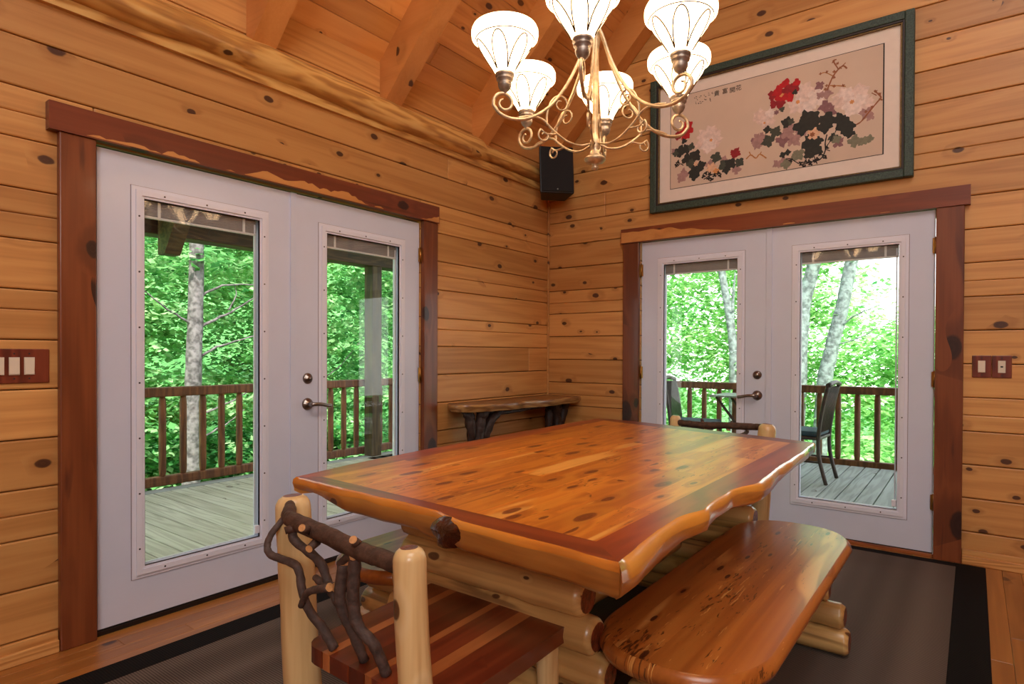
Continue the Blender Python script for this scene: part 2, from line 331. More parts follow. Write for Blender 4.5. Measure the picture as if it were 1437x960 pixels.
def tag(o, label=None, cat=None, group=None, kind=None):
    if label: o['label'] = label
    if cat: o['category'] = cat
    if group: o['group'] = group
    if kind: o['kind'] = kind
    return o
def thing(name, label, cat, loc=(0, 0, 0), rz=0, group=None, kind=None):
    o = bpy.data.objects.new(name, None); COL.objects.link(o); o.empty_display_size = .1
    o.location = loc; o.rotation_euler = (0, 0, rz)
    return tag(o, label, cat, group, kind)
def dup(root, loc, rz, label):
    r = root.copy(); COL.objects.link(r); r.location = loc; r.rotation_euler = (0, 0, rz); r['label'] = label
    for ch in list(root.children):
        c = ch.copy(); COL.objects.link(c); c.parent = r
        for g in list(ch.children):
            d = g.copy(); COL.objects.link(d); d.parent = c
    return r
def arc(pts, n=8):
    """Catmull-Rom through the points"""
    P = [V(p) for p in pts]; P = [P[0]*2-P[1]]+P+[P[-1]*2-P[-2]]; out = []
    for i in range(1, len(P)-2):
        for k in range(n):
            t = k/n; a, b, c, d = P[i-1], P[i], P[i+1], P[i+2]
            out.append(.5*((2*b)+(c-a)*t+(2*a-5*b+4*c-d)*t*t+(3*b-a-3*c+d)*t**3))
    out.append(P[-2]); return out
def lerp(a, b, t): return a+(b-a)*t

# ------------------------------------------------------------------ room shell
RX, RY, RIDGE = 7.0, -9.5, 3.5          # far wall, rear wall, ridge line (x)
DL = (-3.412, -1.526)                   # opening of the left double door (y)
DR = (.866, 2.755)                      # opening of the right double door (x)
DTOP = 2.075
def courses(z0, step, top):
    z = z0; out = [(0., z0)]
    while z < top: out.append((z, z+step)); z += step
    return out
def split(lo, hi, joints):
    e = [lo]+sorted(j for j in joints if lo+.15 < j < hi-.15)+[hi]
    return list(zip(e[:-1], e[1:]))
rnd = random.Random(3)
# left wall (x = 0), boards along y
mb = MB()
for i, (z0, z1) in enumerate(courses(.082, .1945, 3.1)):
    spans = [(RY, 0.)] if z0 > DTOP+.03 else [(RY, DL[0]), (DL[1], 0.)]
    if z0 < DTOP < z1: mb.box(-.035, 0, DL[0]+.0007, DL[1]-.0007, DTOP, z1-.0012, .3)
    for lo, hi in spans:
        js = [rnd.uniform(-9, -4.6), rnd.uniform(-5, -3.9)]
        if i == 13: js.append(-1.26)
        if i in (6,): js.append(-.28)
        for a, b in split(lo, hi, js):
            if z0 < DTOP < z1 and hi-lo > 5: pass
            pid = rnd.random()
            if i in (3, 7, 9, 11) and z1-z0 > .15:      # boards milled with a second, finer groove
                zm = lerp(z0, z1, .5 if i != 7 else .6)
                mb.box(-.035, 0, a+.0007, b-.0007, z0+.0012, zm-.0006, pid)
                mb.box(-.035, -.0007, a+.0007, b-.0007, zm+.0006, z1-.0012, pid)
            else: mb.box(-.035, 0, a+.0007, b-.0007, z0+.0020, z1-.0020, pid)
# solid backing with the door opening
for (y0, y1, z0, z1) in ((RY, DL[0], -.2, 3.1), (DL[1], .2, -.2, 3.1), (DL[0], DL[1], DTOP, 3.1)):
    mb.box(-.16, -.03, y0, y1, z0, z1, .5, 1)
# the courses the opening cuts through above the doors
o = mb.build('wall_left', [M['wall_l'], M['ext']], None, bevel=.0065, seg=2)
tag(o, 'left pine plank wall with grooves and knots around the left double doors', 'wall', kind='structure')
# right wall (y = 0), gable, boards along x
mb = MB()
for i, (z0, z1) in enumerate(courses(.184, .1937, 6.4)):
    xs = max(0., z0-3.02); xe = min(RX, RX-(z0-3.02))
    spans = [(xs, xe)] if z0 > DTOP+.02 else [(0., DR[0]), (DR[1], RX)]
    if z0 < DTOP < z1: mb.box(DR[0]+.0007, DR[1]-.0007, 0, .035, DTOP, z1-.0012, .3)
    for lo, hi in spans:
        js = [rnd.uniform(4, 6), rnd.uniform(3.2, 4)]
        if i == 12: js = [.55, 4.9]
        if i == 15: js = [1.16, 4.4]
        if i == 16: js = [1.9, 5.5]
        for a, b in split(lo, hi, js):
            pid = rnd.random()
            if i in (4, 8, 12) and z1-z0 > .15:
                zm = lerp(z0, z1, .47)
                mb.box(a+.0007, b-.0007, 0, .035, z0+.0012, zm-.0006, pid)
                mb.box(a+.0007, b-.0007, .0007, .035, zm+.0006, z1-.0012, pid)
            else: mb.box(a+.0007, b-.0007, 0, .035, z0+.0020, z1-.0020, pid)
for (x0, x1, z0, z1) in ((-.16, DR[0], -.2, 3.1), (DR[1], RX, -.2, 3.1), (DR[0], DR[1], DTOP, 3.1)):
    mb.box(x0, x1, .03, .16, z0, z1, .5, 1)
mb.prism([(0, 3.1), (RX, 3.1), (RIDGE, 6.6)], -.16, -.03, .5, 1, Matrix(((1, 0, 0, 0), (0, 0, -1, 0), (0, 1, 0, 0), (0, 0, 0, 1))))
o = mb.build('wall_right', [M['wall_r'], M['ext']], None, bevel=.0065, seg=2)
tag(o, 'right pine plank gable wall with the framed painting and right double doors', 'wall', kind='structure')
# corner bead
mb = MB().box(0, .016, -.016, 0, .05, 2.64, .3)
tag(mb.build('trim_corner', M['wall_r'], None, .004), 'thin vertical pine bead in the corner between the plank walls', 'trim', kind='structure')
# unseen walls that close the room
mb = MB()
for z0, z1 in courses(.1, .19, 3.1): mb.box(RX, RX+.12, RY, .2, z0+.001, z1-.001)
tag(mb.build('wall_far', M['wall_l'], None, .005), 'pine plank wall on the far side behind the camera', 'wall', kind='structure')
mb = MB()
for z0, z1 in courses(.1, .19, 6.4): mb.box(max(0, z0-3), min(RX, RX-(z0-3)), RY-.12, RY, z0+.001, z1-.001)
tag(mb.build('wall_rear', M['wall_r'], None, .005), 'pine plank gable wall behind the camera', 'wall', kind='structure')
# floor
mb = MB(); x = 0.0; rnd = random.Random(5)
while x < RX:
    y = RY
    while y < 0:
        L = rnd.uniform(.7, 1.8); e = min(0, y+L)
        mb.box(x+.0004, min(RX, x+.083)-.0004, y+.0004, e-.0004, -.03, 0, rnd.random()); y = e
    x += .083
tag(mb.build('floor', M['floor'], None, .0012, seg=1), 'honey-brown hardwood strip floor', 'floor', kind='structure')
# ceiling: boards on the slope, rafters as parts
ceil = thing('ceiling', 'sloped pine board ceiling with exposed square rafters', 'ceiling', kind='structure')
mb = MB(); rnd = random.Random(9)
def slopeM(side):
    a = PI/4
    if side == 0: return Matrix.Translation((0, 0, 3.0)) @ Matrix.Rotation(-a, 4, 'Y')
    return Matrix.Translation((RX, 0, 3.0)) @ Matrix.Rotation(a, 4, 'Y') @ Matrix.Scale(-1, 4, V((1, 0, 0)))
for side in (0, 1):
    T = slopeM(side); s = -.02
    while s < 4.97:
        e = min(s+.142, 4.97)
        for a, b in split(RY, 0.0, [rnd.uniform(-9, -5), rnd.uniform(-4.5, -1.2)]):
            mb.box(s+.0008, e-.0008, a+.0008, b-.0008, 0, .04, rnd.random(), 0, T)
        s = e
    mb.box(-.9, 5.1, RY-.5, .5, .05, .16, .2, 1, T)
mb.build('ceiling_boards', [M['ceil'], M['shingle']], ceil, .004)
TX = Matrix(((1, 0, 0, 0), (0, 0, 1, 0), (0, 1, 0, 0), (0, 0, 0, 1)))
for k in range(11):
    yc = -.075-.868*k
    mb = MB().prism([(0.0, 2.70), (0.0, 3.01), (RIDGE, 3.01+RIDGE), (RIDGE, 2.70+RIDGE)], yc-.064, yc+.064, rnd.random(), 0, TX)
    mb.build('rafter', M['rafter'], ceil, .006)
    mb = MB().prism([(RX, 2.70), (RX, 3.01), (RIDGE, 3.01+RIDGE), (RIDGE, 2.70+RIDGE)], yc-.064, yc+.064, rnd.random(), 0, TX)
    mb.build('rafter', M['rafter'], ceil, .006)
# half-log moulding under the rafters on the left wall
mb = MB(); path = []; rad = []; y = -8.5; i = 0
while y <= -.01:
    path.append((.012+.012*noise.noise(V((y*1.3, 2, 0))), y, 2.695+.012*noise.noise(V((y*.9, 0, 5)))))
    rad.append(.078+.014*noise.noise(V((y*2.2, 7, 1)))-(.018 if y > -.9 else 0)); y += .08; i += 1
path.append((.012, -.004, 2.69)); rad.append(.055)
mb.tube(path, rad, 18, .4, jit=.16, seed=2)
mb.box(0, .022, -8.5, -.004, 2.575, 2.632, .7)
tag(mb.build('trim_log', M['log']), 'long peeled half-log moulding under the rafters on the left wall', 'trim', kind='structure')
# baseboards
mb = MB()
for a, b in ((RY, -3.544), (-1.39, -.03)):
    mb.box(.0005, .018, a, b, 0, .085, .2); mb.box(.0005, .03, a, b, 0, .05, .6)
tag(mb.build('baseboard_left', M['base_l'], None, .004), 'stepped pine baseboard along the left wall', 'baseboard', kind='structure')
mb = MB()
for a, b in ((0., .728), (2.89, RX)):
    mb.box(a, b, -.018, -.0005, 0, .085, .3); mb.box(a, b, -.03, -.0005, 0, .05, .8)
tag(mb.build('baseboard_right', M['base_r'], None, .004), 'stepped pine baseboard along the right wall', 'baseboard', kind='structure')

# ------------------------------------------------------------------ door casings
t2 = thing('trim_door_left', 'dark knotty cedar casing around the left double doors', 'door casing', (0, -2.47, 0), kind='structure')
def at(o): return tuple(o.location)
def header(x0, x1, y0, y1, z0, z1, fn, mats, parent, ax, face):
    mb = MB().box(x0, x1, y0, y1, z0, z1, .37)
    lo, hi = (y0, y1) if ax == 1 else (x0, x1); n = 90; vs = []; e = .0006
    for k in range(n+1):
        s = lerp(lo+.004, hi-.004, k/n); h = fn((s-lo)/(hi-lo), s)
        for z in (z0+.006, z0+.006+h): vs.append((face+e, s, z) if ax == 1 else (s, face-e, z))
    fs = [(2*k, 2*k+2, 2*k+3, 2*k+1) for k in range(n) if abs(vs[2*k+1][2]-vs[2*k][2])+abs(vs[2*k+3][2]-vs[2*k+2][2]) > .004]
    if ax == 0: fs = [tuple(reversed(f)) if False else f for f in fs]
    mb.add(vs, fs, .6, 1)
    return mb.build('header', mats, parent, .0, off=at(parent))
def ragged_left(u, s):
    if u < .06: return .0
    v = noise.noise(V((s*2.6, 3.3, 0)))+.45*noise.noise(V((s*9, 1.3, 0)))+.22*noise.noise(V((s*28, 5, 0)))
    return max(0., min(.045, (v+.12)*.075))
def ragged_right(u, s):
    if u > .40: return max(0, .012*noise.noise(V((s*9, 2, 2))))
    return max(0, (.078 if u < .16 else .078*(1-(u-.16)/.24))*(1+.18*noise.noise(V((s*12, 2, 1)))))
header(.0005, .042, -3.578, -1.389, 2.079, 2.19, ragged_left, [M['cedar_y'], M['cedar_sap']], t2, 1, .042)
MB().box(.0005, .034, -3.542, -3.413, .0, 2.079, .11).build('jamb', M['cedar_z'], t2, .005, off=at(t2))
MB().box(.0005, .034, -1.525, -1.393, .0, 2.079, .83).build('jamb', M['cedar_z'], t2, .005, off=at(t2))
MB().box(-.12, .004, -3.412, -1.526, 0, .022, .5).build('threshold', M['bronze'], t2, .003, off=at(t2))
t3 = thing('trim_door_right', 'dark cedar casing around the right double doors', 'door casing', (1.81, 0, 0), kind='structure')
header(.713, 2.915, -.042, -.0005, 2.066, 2.178, ragged_right, [M['cedar_x'], M['cedar_sap']], t3, 0, -.042)
MB().box(.729, .862, -.034, -.0005, .0, 2.066, .27).build('jamb', M['cedar_zx'], t3, .005, off=at(t3))
MB().box(2.753, 2.889, -.034, -.0005, .0, 2.066, .55).build('jamb', M['cedar_zx'], t3, .005, off=at(t3))
MB().box(.866, 2.755, -.012, .12, 0, .022, .5).build('threshold', M['threshold'], t3, .003, off=at(t3))

# ------------------------------------------------------------------ door leaves
def leaf(name, label, loc, rz, hinge_left, active, blinds_right=True, W=.9335, hinges=True):
    """u = local x, interior face at local y = 0 looking to -y"""
    t = thing(name, label, 'door', loc, rz, kind='structure')
    g0, g1 = (.184, W-.205) if hinge_left else (.205, W-.184)
    z0, z1, b, top = .254, 1.8785, .028, 2.062
    e0, e1 = .0025, W-.0025
    h0, h1, hz0, hz1 = g0-.02, g1+.02, z0-.02, z1+.02
    mb = MB()
    mb.box(e0, h0, 0, .044, b, top, .5); mb.box(h1, e1, 0, .044, b, top, .5)
    mb.box(h0, h1, 0, .044, b, hz0, .5); mb.box(h0, h1, 0, .044, hz1, top, .5)
    if not active:                                     # astragal on the fixed leaf
        s0, s1 = (W-.026, W+.010) if hinge_left else (-.010, .026)
        mb.box(s0, s1, -.010, 0, b, top, .5); 
    mb.box(e0, e1, .004, .04, .0225, b, .5, 1)
    mb.build('door_slab', [M['white'], M['black']], t, 0)
    mb = MB()
    def ring(o, i, ya, yb, mat=0):
        mb.box(g0-o, g0-i, ya, yb, z0-o, z1+o, .5, mat); mb.box(g1+i, g1+o, ya, yb, z0-o, z1+o, .5, mat)
        mb.box(g0-i, g1+i, ya, yb, z0-o, z0-i, .5, mat); mb.box(g0-i, g1+i, ya, yb, z1+i, z1+o, .5, mat)
    ring(.052, .036, -.006, -.0002); ring(.036, .012, -.014, .004); ring(.012, 0, -.008, .006)
    ring(.0545, .052, -.0012, -.0002, 2); ring(.0015, 0, -.0082, .0062, 2)
    ring(.04, 0, .040, .052)
    sz = [lerp(z0+.08, z1-.08, k/6) for k in range(7)]
    for u in (g0-.024, g1+.024):
        for z in sz: mb.tube([(u, -.0138, z), (u, -.0155, z)], .0042, 8, .5, 1)
    for u in (lerp(g0, g1, .15), lerp(g0, g1, .5), lerp(g0, g1, .85)):
        for z in (z0-.024, z1+.024): mb.tube([(u, -.0138, z), (u, -.0155, z)], .0042, 8, .5, 1)
    mb.build('glazing_frame', [M['white2'], M['screw'], M['gasket']], t, .0025)
    MB().box(g0-.011, g1+.011, .008, .012, z0-.011, z1+.011, .5).build('glass_pane', M['glass'], t)
    mb = MB(); bz = 1.806
    for k in range(9):
        z = lerp(bz+.012, z1-.006, k/8)
        mb.box(g0+.004, g1-.004, .0185, .034, z-.0022, z+.0030, .5)
    mb.box(g0+.004, g1-.004, .027, .029, bz, z1+.008, .5)
    mb.box(g0+.004, g1-.004, .016, .032, bz-.004, bz+.006, .5, 1)
    for u in (lerp(g0, g1, .13), lerp(g0, g1, .87)): mb.box(u-.006, u+.006, .0155, .0185, bz, z1, .5, 1)
    mb.build('raised_blind', [M['blind'], M['blind_r']], t)
    if blinds_right:
        us = g1-.012
        mb = MB().box(us-.004, us+.004, .016, .022, z0+.02, z1-.02, .5)
        mb.box(us-.014, us+.010, -.012, .0075, z0+.02, z0+.06, .5)
        mb.build('blind_slider', M['white2'], t, .002)
    if active:
        u = .083 if not hinge_left else W-.066; d = 1 if not hinge_left else -1
        T = Matrix.Translation((u, 0, 0)) @ Matrix.Rotation(PI/2, 4, 'X')
        prof = [(.0001, .020), (.014, .020), (.016, .014), (.024, .012), (.029, .006), (.030, 0)]
        # lathe axis local z -> world -y
        MB().lathe(prof, 28, (0, 0, 0), .5, 0, Matrix.Translation((u, 0, 1.06)) @ Matrix.Rotation(PI/2, 4, 'X')).build('deadbolt', M['nickel'], t)
        hb = MB().lathe([(.0001, .022), (.012, .022), (.018, .014), (.030, .010), (.034, 0)], 28, (0, 0, 0), .5, 0, Matrix.Translation((u, 0, .918)) @ Matrix.Rotation(PI/2, 4, 'X')).build('handle_rose', M['nickel'], t)
        lev = MB().tube(arc([(u, -.012, .918), (u, -.042, .918), (u+d*.012, -.055, .919), (u+d*.05, -.056, .917), (u+d*.09, -.054, .908), (u+d*.118, -.05, .905)], 5), [.0125]*8+[.0105]*18, 12, .5, 0, sq=(1, 1)).build('lever_handle', M['nickel'], hb)
    hu = .0 if hinge_left else W
    for z in ((.33, 1.06, 1.85) if hinges else ()):
        mb = MB().tube([(hu, -.012, z-.05), (hu, -.012, z+.05)], .006, 10, .5)
        mb.box(hu-.014, hu+.014, -.011, -.0055, z-.045, z+.045, .5)
        mb.build('hinge', M['brass'], t)
    return t
leaf('door_1', 'white glazed door leaf at far left beside the triple switch plate', (0, -3.4035, 0), PI/2, True, False, hinges=False)
leaf('door_2', 'white glazed door leaf of the left pair with lever handle showing the porch post', (0, -2.4695, 0), PI/2, False, True)
leaf('door_3', 'white glazed door leaf of the right pair with lever handle, behind the table', (.8745, 0, 0), 0, True, True, False)
leaf('door_4', 'white glazed door leaf at the right beside the rug corner, without handle', (1.809, 0, 0), 0, False, False, W=.9425)

# ------------------------------------------------------------------ rug
rug = thing('area_rug', 'dark grey woven rug with a black border under the dining table', 'rug', (1.65, -2.2, 0))
x0, x1, y0, y1, bw = .315, 3.0, -4.35, -.065, .135
MB().box(x0+bw, x1-bw, y0+bw, y1-bw*.55, .0004, .0085, .5).build('rug_field', M['rug'], rug, 0, off=at(rug))
mb = MB()
mb.box(x0, x0+bw, y0, y1, .0003, .009, .1); mb.box(x1-bw, x1, y0, y1, .0003, .009, .3)
mb.box(x0+bw, x1-bw, y0, y0+bw, .0003, .009, .5); mb.box(x0+bw, x1-bw, y1-bw*.55, y1, .0003, .009, .5)
mb.build('rug_border', M['rug_b'], rug, .003, off=at(rug))

# ------------------------------------------------------------------ dining table
TZ = .77
tab = thing('dining_table', 'large live-edge cedar dining table with glossy orange plank top on stacked-log pedestals', 'table', (1.68, -2.05, 0))
front = [(1.057, -3.154), (1.397, -3.167), (1.70, -3.178), (1.775, -3.185), (1.81, -3.20), (1.89, -3.222), (1.97, -3.228), (2.051, -3.230), (2.198, -3.238), (2.285, -3.247), (2.351, -3.253)]
right = [(2.351, -3.253), (2.326, -3.069), (2.314, -2.86), (2.323, -2.78), (2.341, -2.727), (2.326, -2.603), (2.321, -2.404), (2.362, -2.262), (2.348, -2.104), (2.336, -1.806), (2.335, -1.497), (2.310, -1.105)]
back = [(2.310, -1.105), (2.164, -1.060), (1.757, -.945), (1.251, -.808), (1.01, -.775), (.938, -.80)]
left = [(.938, -.80), (.931, -1.305), (.955, -1.892), (.973, -2.429), (1.009, -2.857), (1.057, -3.154)]
Q = [(1.125, -3.098), (2.245, -3.158), (2.225, -1.19), (1.03, -.885)]   # inner field corners: front-left, front-right, back-right, back-left
def resample(pl, n):
    L = [0]
    for a, b in zip(pl[:-1], pl[1:]): L.append(L[-1]+math.dist(a, b))
    out = []
    for k in range(n+1):
        s = L[-1]*k/n; i = 0
        while i < len(pl)-2 and L[i+1] < s: i += 1
        t = (s-L[i])/(L[i+1]-L[i]); out.append((lerp(pl[i][0], pl[i+1][0], t), lerp(pl[i][1], pl[i+1][1], t)))
    return out
def bil(s, t):
    a = V(Q[0]).lerp(V(Q[1]), s); b = V(Q[3]).lerp(V(Q[2]), s); return a.lerp(b, t)
mb = MB(); rnd = random.Random(21)
se = [0, .085, .17, .27, .355, .46, .55, .66, .74, .83, .915, 1.]
for s0, s1 in zip(se[:-1], se[1:]):
    js = sorted([rnd.uniform(.12, .5), rnd.uniform(.5, .9)])
    for t0, t1 in split(0, 1, js):
        c = [bil(s0, t0), bil(s1, t0), bil(s1, t1), bil(s0, t1)]
        mb.prism([tuple(q) for q in c], TZ-.05, TZ, rnd.random())
mb.build('tabletop', M['top'], tab, 0, off=at(tab))
def edge_board(pl, q0, q1, mats, n, thick, beveld, pid, burl=None, rough=.006, outd=None, seed=0):
    """strip from the inner field line to the wavy outline, with sapwood bevel and hanging side"""
    P = resample(pl, n); mb = MB(); rows = []
    cen = V((1.66, -2.05))
    d0 = (V(pl[-1])-V(pl[0])).normalized(); nrm = V((d0.y, -d0.x))
    for k, p in enumerate(P):
        t = k/n; q = V(q0).lerp(V(q1), t)
        w = rough*noise.noise(V((k*.22+seed, seed*2.7, 0)))+rough*.7*noise.noise(V((k*.6, seed, 4)))
        if k in (0, n): w = 0
        o = nrm
        if k == 0: o = (nrm-d0).normalized()*1.2
        if k == n: o = (nrm+d0).normalized()*1.2
        p = V(p)+nrm*w
        th = thick(t); bv = beveld(t)*(1+.4*noise.noise(V((k*.17, seed+9, 2))))
        rows.append([(q.x, q.y, TZ), (p.x, p.y, TZ), (p.x+o.x*bv*.55, p.y+o.y*bv*.55, TZ-bv*.5), (p.x+o.x*bv*.7, p.y+o.y*bv*.7, TZ-bv*1.3),
                     (p.x+o.x*bv*.45, p.y+o.y*bv*.45, TZ-th*.8), (p.x-o.x*.012, p.y-o.y*.012, TZ-th), (q.x, q.y, TZ-th*.9)])
    m = 7
    vs = [v for r in rows for v in r]
    for k in range(n):
        for j in range(m-1):
            f = (k*m+j, (k+1)*m+j, (k+1)*m+j+1, k*m+j+1)
            mt = (0, 1, 1, 2, 2, 2)[j]
            if burl and burl[0] <= (k+.5)/n <= burl[1] and 2 <= j <= 4 and noise.noise(V((k*1.9, j*.7, 3))) > -.25: mt = 3
            mb.add([], [], pid); mb.f.append(list(f)); mb.p.append(pid); mb.m.append(mt); mb.sm.append(j > 0)
    mb.v = [tuple(v) for v in vs]
    for r in (0, n): mb.f.append([r*m+j for j in range(m)] if r else [r*m+j for j in range(m-1, -1, -1)]); mb.p.append(pid); mb.m.append(2); mb.sm.append(False)
    return mb.build('edge_board', mats, tab, 0, off=at(tab))
def th_front(t):
    if t < .36: return .046+.030*max(0, min(1, (t-.10)/.10))
    if t < .5: return .075
    if t < .62: return .085
    return .082
edge_board(front, Q[0], Q[1], [M['edge_x'], M['sap_x'], M['live_x'], M['burl']], 48, th_front, lambda t: .016 if t < .5 else .014, .31, seed=1)
mb = MB(); vs = []
for i in range(9):
    for k in range(20):
        a = PI*i/8; ph = 2*PI*k/20; p = V((math.sin(a)*math.cos(ph), math.cos(a), math.sin(a)*math.sin(ph)))
        q = 1+.25*noise.noise(p*1.7+V((3, 1, 2)))
        x = p.x*(.075 if p.x < 0 else .15)*q*(1-.35*max(0, -p.z)); vs.append((1.838+x+.02*p.z, -3.192+p.y*.040*q, min(.7695, (.728+p.z*.052*q)+(.022*p.x*(1-p.z)*.5 if p.x > 0 else 0))))
mb.add(vs, [(i*20+k, i*20+(k+1) % 20, (i+1)*20+(k+1) % 20, (i+1)*20+k) for i in range(8) for k in range(20)], .5, 0, True)
mb.build('burl', M['burl'], tab, 0, off=at(tab))
edge_board(right, Q[1], Q[2], [M['edge_y'], M['sap_y'], M['live_y'], M['burl']], 64, lambda t: .084-.036*t+.008*math.sin(t*15), lambda t: .024-.008*t+.005*math.sin(t*11+1), .57, rough=.006, seed=2, burl=(.885, .965))
edge_board(back, Q[2], Q[3], [M['edge_x'], M['sap_x'], M['live_x']], 30, lambda t: .06, lambda t: .012, .77, seed=3)
edge_board(left, Q[3], Q[0], [M['edge_y'], M['sap_y'], M['live_y']], 40, lambda t: .06, lambda t: .012, .13, seed=4)
# under-frame

def log(mb, p0, p1, r, pid=None, seed=0, n=16, taper=0., capm=1, rnd_end=.35, mat=0, jit=.09):
    p0, p1 = V(p0), V(p1); k = max(6, int((p1-p0).length/.07)); d = (p1-p0).normalized(); pts = []; rs = []
    for i in range(k+1):
        t = i/k; pts.append(p0.lerp(p1, t)+V((0, 0, 1)).cross(d)*.004*noise.noise(V((t*3, seed, 1))))
        rs.append(r*(1-taper*t))
    e = r*rnd_end
    pts = [p0-d*e, p0-d*e*.75, p0-d*e*.3]+pts+[p1+d*e*.3, p1+d*e*.75, p1+d*e]
    rs = [r*.72, r*.85, r*.965]+rs+[rs[-1]*.965, rs[-1]*.85, rs[-1]*.72]
    return mb.tube(pts, rs, n, pid, mat, capm, jit, seed=seed)
def pedestal(y, sgn):
    zs = .058; r = .052; i = 0
    ext = [.50, .475, .45, .42, .385, .355, .33]
    x = 1.76
    for i in range(7):
        rr = r*(1+.10*math.sin(i*2.3+y)); z = .0095+r+i*.0965
        if z+rr > TZ-.05: rr = TZ-.05-z-.001
        e = ext[i]
        mb = log(MB(), (x-e+.02+.02*math.sin(i*3), y+sgn*.006*math.sin(i*1.9), z), (x+e-.02, y-sgn*.006*math.sin(i*1.7), z), rr, None, i+y)
        mb.build('pedestal_log', [M['logx'], M['endgrain']], tab, 0, off=at(tab))
pedestal(-2.96, 1); pedestal(-1.5, -1)
mb = log(MB(), (1.78, -2.88, .30), (1.78, -1.58, .30), .05, None, 5)
mb.build('stretcher_log', [M['logy'], M['endgrain']], tab, 0, off=at(tab))
mb = log(MB(), (1.74, -2.88, .54), (1.74, -1.58, .54), .045, None, 8)
mb.build('stretcher_log', [M['logy'], M['endgrain']], tab, 0, off=at(tab))

# ------------------------------------------------------------------ benches
def make_bench(label, loc):
    t = thing('log_bench', label, 'bench', loc, 0, 'log benches at the dining table')
    hw, hl, zt, th = .232, .785, .46, .052
    poly = []
    n = 18
    for k in range(4*n):
        a = 2*PI*k/(4*n); c, s = math.cos(a), math.sin(a)
        e = .62
        x = hw*math.copysign(abs(c)**(2*.36), c)
        y = (hl-.24)*(1 if s > 0 else -1 if s < 0 else 0)
        y = y+.24*math.copysign(abs(s)**(2*.55), s)
        poly.append((x*(1+.012*noise.noise(V((y*2.5, x*3, 1)))), y))
    # remove the degenerate step in the middle by sorting around the outline
    mb = MB()
    lay = [(-.030, zt-th), (-.010, zt-th+.006), (0, zt-th*.5), (-.004, zt-.012), (-.014, zt-.002), (-.020, zt)]
    N_ = len(poly); vs = []
    for (ins, z) in lay:
        for (x, y) in poly:
            L = math.hypot(x/hw, y/hl); vs.append((x*(1+ins/hw*.9), y*(1+ins/hl), z))
    fs = [(i*N_+k, i*N_+(k+1) % N_, (i+1)*N_+(k+1) % N_, (i+1)*N_+k) for i in range(len(lay)-1) for k in range(N_)]
    mb.add(vs, fs, .42, 0, True)
    o = len(mb.v)-len(vs)
    mb.f.append([o+k for k in range(N_-1, -1, -1)]); mb.p.append(.42); mb.m.append(0); mb.sm.append(False)
    # top surface cut into boards so that each has its own grain
    top = [V((v[0], v[1])) for v in vs[-N_:]]
    xs = [-.3, -.135, -.02, .085, .3]
    for b, (xa, xb) in enumerate(zip(xs[:-1], xs[1:])):
        pl = top
        for lim, sg in ((xa, 1), (xb, -1)):
            out = []
            for i in range(len(pl)):
                p, q = pl[i], pl[(i+1) % len(pl)]; dp, dq = (p.x-lim)*sg, (q.x-lim)*sg
                if dp >= 0: out.append(p)
                if dp*dq < 0: out.append(p.lerp(q, dp/(dp-dq)))
            pl = out
        mb.add([(p.x, p.y, zt) for p in pl], [tuple(range(len(pl)))], [.42, .9, .15, .63][b], 0, False)
    mb.build('bench_seat', M['bench'], t)
    for y in (-.585, .585):
        for i in range(4):
            e = [.205, .19, .135, .11][i]; rr = [.052, .05, .047, .046][i]; z = [.052+.013, .164, .260, .352][i]
            log(MB(), (-e, y+.006*math.sin(i*2), z), (e, y-.006*math.sin(i*3), z), rr, None, i*1.7+y, capm=1).build('leg_log', [M['logx'], M['endgrain']], t)
        log(MB(), (-.10, y*.93, .383), (.10, y*.93, .383), .023, None, y).build('cleat', [M['logx'], M['endgrain']], t)
    log(MB(), (0, -.53, .205), (0, .53, .205), .036, None, 3.3).build('stretcher_log', [M['logy'], M['endgrain']], t)
    return t
b1 = make_bench('glossy cedar bench with rounded ends on the right side of the table', (2.332, -2.262, 0))
dup(b1, (1.225, -2.262, 0), 0, 'cedar bench tucked under the table on its left door side, mostly hidden')

